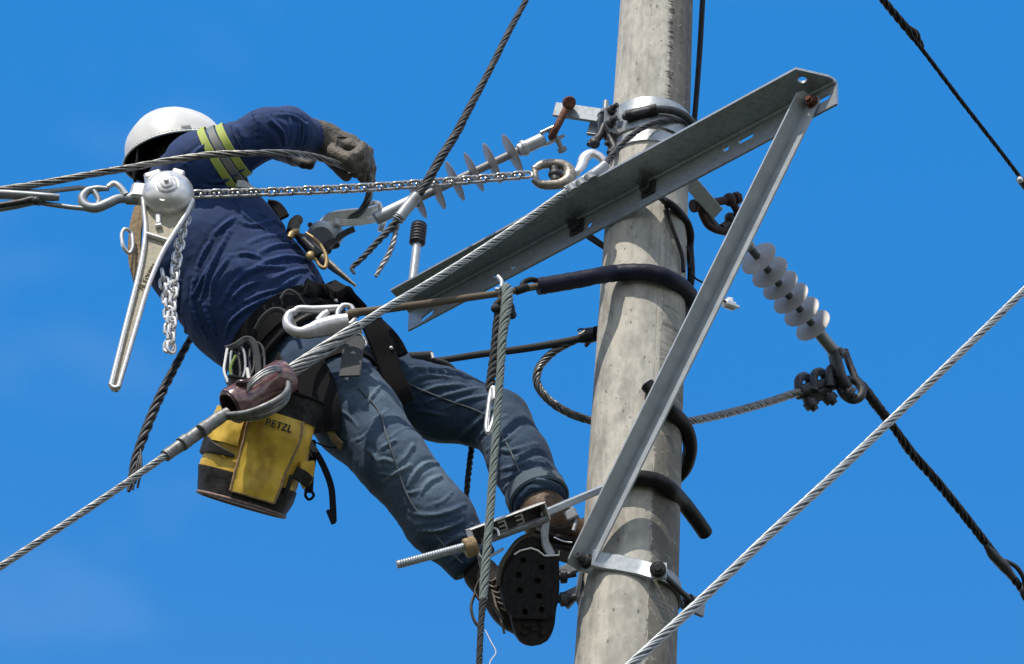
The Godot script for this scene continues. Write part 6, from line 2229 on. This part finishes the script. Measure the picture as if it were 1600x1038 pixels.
	for o in [[0, 0, 0.19], [14, -6, 0.18], [30, -4, 0.17], [-8, 10, 0.185]]:
		mb = MB.new()
		var x: float = o[0]
		var y: float = o[1]
		mb.tube(smooth(V([[362 + x, 548 + y, o[2]], [372 + x, 540 + y, o[2]], [381 + x, 550 + y, o[2]], [383 + x, 578 + y, o[2]], [376 + x, 594 + y, o[2]], [364 + x, 590 + y, o[2]], [360 + x, 570 + y, o[2]]]), 0.006, true), 0.0042, 8, false, true)
		build(mb, "carabiner", M.steel_dark if o[0] != 0 else M.galvanised_dull, t)
	mb = MB.new()
	mb.tube(smooth(V([[368, 556, 0.2], [360, 575, 0.2], [364, 596, 0.2], [374, 600, 0.2]]), 0.006), 0.0045, 6)
	build(mb, "cord", M.green_cord, t)
	mb = MB.new()
	mb.tube(smooth(V([[355, 545, 0.2], [352, 562, 0.2], [350, 580, 0.2], [356, 598, 0.2]]), 0.006), 0.004, 6)
	mb.tube(smooth(V([[386, 576, 0.2], [388, 588, 0.2], [390, 600, 0.2]]), 0.006), 0.0055, 6)
	build(mb, "white_cord", M.white_plastic, t)
	mb = MB.new()
	mb.ribbon(smooth(V([[352, 546, 0.19], [368, 540, 0.2], [384, 530, 0.2], [396, 536, 0.2], [402, 560, 0.19], [404, 590, 0.18]]), 0.008), Vector3(0.1, -0.5, 0.85), 0.018, 0.006)
	build(mb, "webbing_loop", M.webbing_grey, t)
	# ---- hand tools on the front of the belt
	t = thing("tool_pliers", "worn pliers with a pointed brass coloured nose stuck in the belt front", "pliers", P(500, 400, 0.0))
	mb = MB.new()
	var s := swell([[503, 404, 0.03, 11], [518, 416, 0.03, 9], [535, 430, 0.03, 6.5], [556, 447, 0.03, 3]], 0.006)
	mb.tube(s[0], s[1], 10, true, false, 0.6)
	build(mb, "nose", M.bronze_steel, t)
	mb = MB.new()
	s = swell([[460, 366, 0.02, 7], [472, 374, 0.02, 9], [486, 388, 0.025, 10], [500, 402, 0.03, 11]], 0.006)
	mb.tube(s[0], s[1], 10, true, false, 0.7)
	build(mb, "joint", M.steel_dark, t)
	mb = MB.new()
	s = swell([[452, 372, 0.03, 5], [458, 364, 0.03, 7], [468, 363, 0.03, 6.5]], 0.005)
	mb.tube(s[0], s[1], 8)
	build(mb, "brass_tip", M.brass, t)
	mb = MB.new()
	mb.ball(P(485, 400, 0.035), Vector3(0.014, 0.016, 0.012))
	build(mb, "brass_boss", M.brass, t)
	mb = MB.new()
	s = swell([[478, 364, 0.045, 2.6], [492, 374, 0.05, 2.8], [504, 388, 0.05, 3], [510, 404, 0.05, 3.2], [508, 418, 0.05, 3.5], [500, 416, 0.05, 3], [492, 404, 0.05, 2.6]], 0.005)
	mb.tube(s[0], s[1], 8)
	build(mb, "spring_clip", M.brass, t)
	mb = MB.new()
	s = swell([[456, 362, -0.02, 9], [460, 350, -0.02, 10], [465, 343, -0.02, 8]], 0.005)
	mb.tube(s[0], s[1], 12)
	mb.ball(P(465, 344, -0.02), 0.016)
	build(mb, "handle_end", M.leather, t)
	mb = MB.new()
	s = swell([[470, 372, 0.0, 9], [490, 392, 0.0, 11], [508, 412, 0.0, 10]], 0.006)
	mb.tube(s[0], s[1], 10)
	build(mb, "tool_holder", M.leather_dark, t)

# ---------------------------------------------------------------- pole climbers under the boots
func climbers() -> void:
	var t := thing("pole_climber", "steel foot climber with threaded rod strapped under the near boot, hooked round the pole", "pole climber", P(800, 850, 0.2), "pole climbers under the boots")
	var z := 0.2
	var mb := MB.new()
	mb.rod(P(620, 883, z + 0.03), P(742, 850, z + 0.02), 0.0105, 14)
	var a := P(625, 882, z + 0.03)
	var b := P(735, 852, z + 0.02)
	for k in 30:
		var p := a.lerp(b, k / 29.0)
		mb.lathe(MB.along(p, b), [Vector2(0.0104, 0), Vector2(0.0116, 0.002), Vector2(0.0104, 0.004)], 12)
	build(mb, "threaded_rod", M.galvanised, t)
	mb = MB.new()
	mb.rod(P(726, 858, z + 0.02), P(744, 852, z + 0.02), 0.026, 20)
	build(mb, "tan_collar", M.tan_leather, t)
	# channel bracket: top plate, back, ends, bolt heads, spring
	var c0 := P(737, 842, z)
	var c1 := P(851, 800, z - 0.01)
	var d := (c1 - c0).normalized()
	var up := (Vector3(-0.1, 0.85, 0.5) - d * d.dot(Vector3(-0.1, 0.85, 0.5))).normalized()
	var nb := d.cross(up)
	if nb.z < 0: nb = -nb
	var mid := (c0 + c1) * 0.5
	var bs := Basis(d, up, d.cross(up))
	var l := c0.distance_to(c1)
	mb = MB.new()
	mb.box(Transform3D(bs, mid - nb * 0.022), Vector3(l, 0.046, 0.005), 0.001)
	build(mb, "channel_web", M.steel_dark, t)
	mb = MB.new()
	mb.box(Transform3D(bs, mid + up * 0.024), Vector3(l + 0.006, 0.004, 0.046), 0.001)
	for s in [-1.0, 1.0]: mb.box(Transform3D(bs, mid + d * s * (l * 0.5 + 0.0005)), Vector3(0.004, 0.044, 0.045), 0.001)
	build(mb, "channel_edge", M.cast_aluminium, t)
	mb = MB.new()
	var q0 := c0 - up * 0.018 + nb * 0.008 + d * 0.02
	var q1 := c1 - up * 0.018 + nb * 0.008
	mb.rod(q0, q1, 0.0085, 12)
	for k in 34:
		var p := q0.lerp(q1, (k + 0.5) / 34.0)
		mb.lathe(MB.along(p, q1), [Vector2(0.0084, -0.0022), Vector2(0.0108, 0), Vector2(0.0084, 0.0022)], 12)
	build(mb, "adjusting_screw", M.strand, t)
	mb = MB.new()
	for k in 2:                                           # two pale E-shaped openings in the web
		var o := mid + d * (-0.012 + 0.05 * k) - nb * 0.0175 + up * 0.002
		mb.box(Transform3D(bs, o + d * 0.011), Vector3(0.005, 0.028, 0.004), 0.0005)
		for m in 3: mb.box(Transform3D(bs, o + up * (-0.0115 + 0.0115 * m)), Vector3(0.018, 0.0045, 0.0042), 0.0005)
	build(mb, "raised_mark", M.bright_steel, t)
	mb = MB.new()
	mb.tube(smooth(V([[757, 836, z + 0.015], [766, 826, z + 0.015], [777, 828, z + 0.015], [780, 838, z + 0.015]]), 0.005), 0.0035, 8)
	build(mb, "keeper_ring", M.bright_steel, t)
	mb = MB.new()                                         # bar that runs on to the pole
	var r0 := P(849, 803, z - 0.01)
	var r1 := ring_at(958, 757, 0.022)
	mb.box(Transform3D(basis_of(r1 - r0, Vector3(0, 0.6, -0.8)), (r0 + r1) * 0.5), Vector3(r0.distance_to(r1), 0.024, 0.02), 0.003)
	build(mb, "bar", M.galvanised, t)
	mb = MB.new()
	var hk := smooth(PackedVector3Array([ring_at(952, 760, 0.022), ring_at(975, 751, 0.022), ring_at(1000, 747, 0.022), ring_at(1028, 752, 0.022), ring_at(1047, 764, 0.022), P(1066, 784, 0.02), P(1086, 810, -0.05), P(1102, 833, -0.11)]), 0.01)
	mb.tube(hk, 0.0215, 14)
	build(mb, "rubber_hook", M.rubber, t)
	# bracket from the channel to the foot plate
	mb = MB.new()
	mb.ribbon(smooth(V([[850, 802, 0.18], [853, 816, 0.175], [851, 835, 0.165], [853, 852, 0.15], [862, 868, 0.135]]), 0.008), Vector3(0.75, -0.3, 0.6), 0.03, 0.006)
	build(mb, "side_bracket", M.galvanised_dull, t)
	mb = MB.new()
	mb.tube(smooth(V([[738, 850, 0.2], [748, 866, 0.19], [752, 885, 0.18], [760, 892, 0.17]]), 0.008), 0.005, 8)
	mb.tube(smooth(V([[744, 858, 0.2], [752, 872, 0.2], [764, 870, 0.19], [786, 858, 0.17]]), 0.008), 0.004, 8)
	build(mb, "wire_loop", M.galvanised_dull, t)
	# foot plate with drain holes
	var n := Vector3(0.22, -0.42, 0.88).normalized()
	var s0 := P(830, 925, 0.10) + n * 0.010
	var fr := Transform3D(basis_of((CR - n * CR.dot(n)), CU), s0)
	fr.basis = Basis(fr.basis.x, n.cross(fr.basis.x), n)
	var loc := func(x: float, y: float) -> Vector2:
		var dir := CF * FP + CR * (x - 800.0) - CU * (y - 519.0)
		var q: Vector3 = fr.affine_inverse() * (CP + dir * ((s0 - CP).dot(n) / dir.dot(n)))
		return Vector2(q.x, q.y)
	var out := []
	for q in [[803, 868], [812, 862], [829, 858], [840, 862], [850, 870], [873, 869], [874, 900], [872, 940], [866, 962], [855, 968], [800, 966], [789, 950], [784, 924], [788, 895]]: out.append(loc.call(q[0], q[1]))
	var holes := []
	for q in [[817, 876], [846, 887], [810, 899], [840, 908], [812, 923], [842, 932], [846, 953], [820, 957]]:
		var cc: Vector2 = loc.call(q[0], q[1])
		holes.append(circle(cc, 0.0085, 12))
	mb = MB.new()
	mb.plate(fr, out, holes, 0.005)
	build(mb, "foot_plate", M.sole_plate, t)
	mb = MB.new()
	var edge := PackedVector3Array()
	for q in [[803, 867], [812, 861], [829, 857], [840, 861], [850, 869], [873, 868], [873, 861]]:
		var e: Vector2 = loc.call(q[0], q[1])
		edge.append(fr * Vector3(e.x, e.y, 0.0035))
	mb.tube(edge, 0.0028, 6)
	build(mb, "plate_lip", M.bright_steel, t)
	mb = MB.new()
	mb.tube(smooth(V([[742, 928, 0.08], [736, 948, 0.09], [740, 968, 0.09], [748, 980, 0.09]]), 0.008), 0.008, 8, true, false, 0.5)
	mb.tube(smooth(V([[750, 905, 0.08], [742, 925, 0.085], [752, 940, 0.09], [770, 948, 0.10], [785, 968, 0.10]]), 0.008), 0.006, 8, true, false, 0.5)
	build(mb, "heel_strap", M.leather_dark, t)
	# the other one, mostly behind the pole
	t = thing("pole_climber", "foot climber of the far boot, its black hook coming round the pole's right side", "pole climber", P(1040, 680, 0.0), "pole climbers under the boots")
	mb = MB.new()
	hk = smooth(PackedVector3Array([ring_at(1011, 601, 0.026), ring_at(1028, 620, 0.026), ring_at(1046, 640, 0.026), P(1066, 660, 0.065), P(1077, 685, 0.01), P(1077, 712, -0.06), P(1062, 742, -0.135), P(1010, 780, -0.17), P(940, 810, -0.18), P(900, 826, -0.18)]), 0.01)
	mb.tube(hk, 0.0205, 14)
	build(mb, "rubber_hook", M.rubber, t)
	mb = MB.new()
	var h0 := hk[0]
	var hd := (hk[0] - hk[2]).normalized()
	mb.rod(h0, h0 + hd * 0.004, 0.016, 16)
	build(mb, "bare_end", M.strand_bright, t)
	mb = MB.new()
	mb.tube(smooth(V([[900, 826, -0.18], [880, 836, -0.16], [850, 850, -0.13]]), 0.01), 0.011, 8)
	mb.box(Transform3D(basis_of(Vector3(0.9, -0.15, -0.1), Vector3(0, 1, 0.2)), P(880, 866, -0.09)), Vector3(0.13, 0.012, 0.1), 0.003)
	build(mb, "foot_plate", M.sole_plate, t)
	mb = MB.new()
	mb.box(Transform3D(basis_of(Vector3(0.6, 0.3, 0.2), Vector3(0, 1, 0.2)), P(893, 806, -0.02)), Vector3(0.035, 0.03, 0.03), 0.004)
	mb.tube(smooth(V([[885, 792, -0.02], [895, 796, -0.02], [900, 812, -0.02], [896, 830, -0.02]]), 0.008), 0.006, 8)
	build(mb, "ankle_buckle", M.galvanised_dull, t)
	mb = MB.new()
	mb.ribbon(smooth(V([[866, 840, -0.03], [880, 846, -0.03], [894, 848, -0.03]]), 0.008), Vector3(0.1, 0.8, 0.5), 0.012, 0.004)
	build(mb, "buckle_edge", M.bright_steel, t)

# ---------------------------------------------------------------- positioning lanyard and ropes
func lanyard() -> void:
	var t := thing("positioning_lanyard", "work positioning lanyard with dark sleeve passing round the pole to the lineman's belt", "lanyard", P(700, 470, 0.2))
	var mb := MB.new()
	var s := swell([[540, 492, 0.22, 5], [552, 489, 0.22, 6.5], [580, 486, 0.22, 6.5], [650, 477, 0.21, 6], [720, 467, 0.2, 5.8], [790, 457, 0.19, 5.5], [842, 447, 0.175, 5.5]], 0.01)
	mb.tube(s[0], s[1], 12)
	build(mb, "rope", M.rope_tan, t)
	mb = MB.new()
	mb.tube(smooth(V([[815, 452, 0.185], [818, 442, 0.185], [830, 437, 0.18], [842, 440, 0.175]]), 0.006), 0.008, 8)
	mb.tube(smooth(V([[806, 455, 0.19], [815, 452, 0.188], [824, 449, 0.185]]), 0.006), 0.0125, 10)
	build(mb, "rope_eye", M.rubber, t)
	mb = MB.new()
	var hs := smooth(PackedVector3Array([P(840, 448, 0.175), P(870, 443, 0.17), P(905, 437, 0.165), P(935, 431, 0.16), ring_at(962, 427, 0.03), ring_at(990, 425, 0.024), ring_at(1015, 426, 0.024), ring_at(1040, 433, 0.026), P(1064, 447, 0.085), P(1079, 465, 0.02), P(1083, 485, -0.05), P(1070, 505, -0.12), ring(ring_at(1000, 512, 0).y, 2.9, 0.03), ring(ring_at(1000, 520, 0).y, 3.6, 0.03), P(940, 520, -0.15), P(918, 526, -0.17)]), 0.01)
	var hr := PackedFloat32Array()
	var hn := FastNoiseLite.new(); hn.seed = 66; hn.frequency = 12.0
	for k in hs.size():
		var u := float(k) / hs.size()
		hr.append((0.0245 if u < 0.75 else lerpf(0.0245, 0.017, (u - 0.75) * 4.0)) + 0.0022 * hn.get_noise_1d(k * 0.03) + 0.0012 * hn.get_noise_1d(k * 0.12 + 50.0))
	mb.tube(hs, hr, 18)
	build(mb, "sleeve", M.sleeve_cloth, t)
	mb = MB.new()
	s = swell([[932, 522, -0.15, 12], [918, 525, -0.165, 13], [905, 528, -0.17, 9]], 0.006)
	mb.tube(s[0], s[1], 12)
	mb.tube(smooth(V([[916, 516, -0.16], [908, 514, -0.16], [902, 517, -0.16]]), 0.005), 0.003, 6)
	mb.tube(smooth(V([[920, 536, -0.16], [915, 541, -0.16]]), 0.005), 0.006, 6)
	build(mb, "tape_wrap", M.black_tape, t)
	mb = MB.new()
	s = swell([[918, 526, -0.17, 6], [890, 533, -0.17, 6.2], [820, 545, -0.18, 6], [750, 554, -0.19, 5.6], [690, 563, -0.2, 5.2], [650, 566, -0.2, 5], [610, 570, -0.2, 5]], 0.01)
	mb.tube(s[0], s[1], 12)
	build(mb, "rope", M.rope_black, t)
	mb = MB.new()
	s = swell([[655, 560, -0.13, 5], [672, 562, -0.13, 5], [690, 566, -0.13, 5], [704, 574, -0.14, 5], [714, 586, -0.15, 4.5]], 0.008)
	mb.tube(s[0], s[1], 10)
	mb.rod(P(640, 558, -0.12), P(676, 556, -0.13), 0.014, 12)
	build(mb, "rope_grab", M.rope_black, t)
	mb = MB.new()
	mb.rod(P(674, 552, -0.12), P(677, 561, -0.12), 0.006, 8)
	build(mb, "grab_rivet", M.bright_steel, t)
	# snap hook at the belt
	mb = MB.new()
	s = swell([[544, 504, 0.225, 15], [522, 508, 0.225, 16], [500, 513, 0.225, 15], [484, 518, 0.225, 12], [468, 520, 0.225, 9], [454, 514, 0.225, 8], [448, 503, 0.225, 7.5], [452, 492, 0.225, 7], [462, 487, 0.225, 6]], 0.006)
	mb.tube(s[0], s[1], 14, true, false, 0.7, Vector3(0, -0.5, 0.86))
	build(mb, "snap_hook_body", M.forged_hook, t)
	mb = MB.new()
	s = swell([[456, 489, 0.216, 4.5], [468, 483, 0.216, 6], [490, 484, 0.216, 6.5], [512, 483, 0.216, 6.5], [530, 481, 0.216, 5]], 0.006)
	mb.tube(s[0], s[1], 12, true, false, 0.8, Vector3(0, -0.5, 0.86))
	s = swell([[497, 503, 0.218, 7], [505, 494, 0.218, 7], [512, 488, 0.218, 5]], 0.006)
	mb.tube(s[0], s[1], 12)
	build(mb, "snap_hook_gate", M.forged_hook, t)
	mb = MB.new()
	mb.tube(smooth(V([[553, 487, 0.22], [548, 479, 0.22], [536, 478, 0.22], [528, 487, 0.22], [528, 499, 0.22], [536, 507, 0.22], [548, 506, 0.22], [555, 498, 0.22]]), 0.005), 0.0075, 10)
	build(mb, "swivel_eye", M.forged_hook, t)
	mb = MB.new()
	s = swell([[541, 493, 0.222, 6], [548, 491, 0.222, 8], [560, 489, 0.222, 7.5]], 0.005)
	mb.tube(s[0], s[1], 12)
	build(mb, "rope_ferrule", M.rope_tan, t)
	# rope that hangs from the lanyard
	t = thing("hanging_rope", "grey green hand line hanging straight down in front of the boots", "rope", P(775, 700, 0.27))
	mb = MB.new()
	s = swell([[784, 456, 0.235, 7], [791, 450, 0.25, 9], [793, 462, 0.265, 9.5], [790, 490, 0.27, 9], [785, 530, 0.27, 7.5], [782, 580, 0.27, 6.6], [777, 650, 0.27, 6.6], [771, 730, 0.27, 6.8], [766, 800, 0.27, 7], [761, 860, 0.27, 7.2], [757, 905, 0.27, 7.5], [755, 938, 0.27, 7]], 0.006)
	mb.rope(s[0], s[1], 8, 0.11, 6)
	build(mb, "rope", M.rope_green, t)
	mb = MB.new()
	s = swell(run_on([[755, 936, 0.27, 7], [752, 970, 0.27, 5.5], [750, 1005, 0.27, 5.5], [748, 1060, 0.27, 5.5]], 0, 1.6), 0.008)
	mb.rope(s[0], s[1], 6, 0.06, 6)
	build(mb, "rope_whipping", M.rope_black, t)
	mb = MB.new()
	mb.tube(smooth(V([[758, 985, 0.27], [768, 1005, 0.27], [775, 1020, 0.27], [766, 1034, 0.27], [764, 1050, 0.27]]), 0.008), 0.0016, 5)
	build(mb, "loose_fibre", M.white_cotton, t)
	# short sling beside it with its carabiner
	t = thing("rope_sling", "short dark doubled sling with a bright carabiner beside the grey green rope", "sling", P(775, 540, 0.25))
	mb = MB.new()
	s = swell([[788, 452, 0.225, 5], [783, 470, 0.235, 7], [778, 500, 0.24, 8], [774, 545, 0.24, 8.5], [768, 590, 0.24, 8.5], [764, 610, 0.24, 7]], 0.008)
	mb.rope(s[0], s[1], 3, 0.07, 7)
	build(mb, "sling_rope", M.rope_black, t)
	mb = MB.new()
	for q in [[774, 482], [797, 480], [800, 492]]: mb.ball(P(q[0], q[1], 0.25), 0.013)
	mb.tube(smooth(V([[774, 478, 0.24], [786, 468, 0.25], [798, 478, 0.25], [800, 494, 0.25]]), 0.006), 0.010, 8)
	build(mb, "sling_knot", M.rope_black, t)
	mb = MB.new()
	mb.tube(smooth(V([[770, 606, 0.25], [776, 612, 0.25], [776, 636, 0.25], [770, 660, 0.25], [763, 676, 0.25], [760, 668, 0.25], [763, 640, 0.25], [766, 618, 0.25]]), 0.006, true), 0.0065, 10, false, true)
	mb.rod(P(772, 606, 0.255), P(774, 626, 0.255), 0.010, 10)
	build(mb, "carabiner", M.cast_aluminium, t)
	mb = MB.new()
	mb.tube(smooth(V([[778, 432, 0.20], [784, 440, 0.21], [782, 452, 0.22], [774, 452, 0.22]]), 0.005), 0.006, 8)
	build(mb, "top_hook", M.bright_steel, t)
	# thin dark line behind the legs
	wire("dark_hand_line", "thin dark rope showing between the lineman's two knees", "rope", [[742, 660, -0.3, 5], [737, 700, -0.3, 5.5], [732, 740, -0.3, 5.5], [728, 790, -0.3, 5], [726, 850, -0.3, 5]], M.rope_black, 3, 0.06)
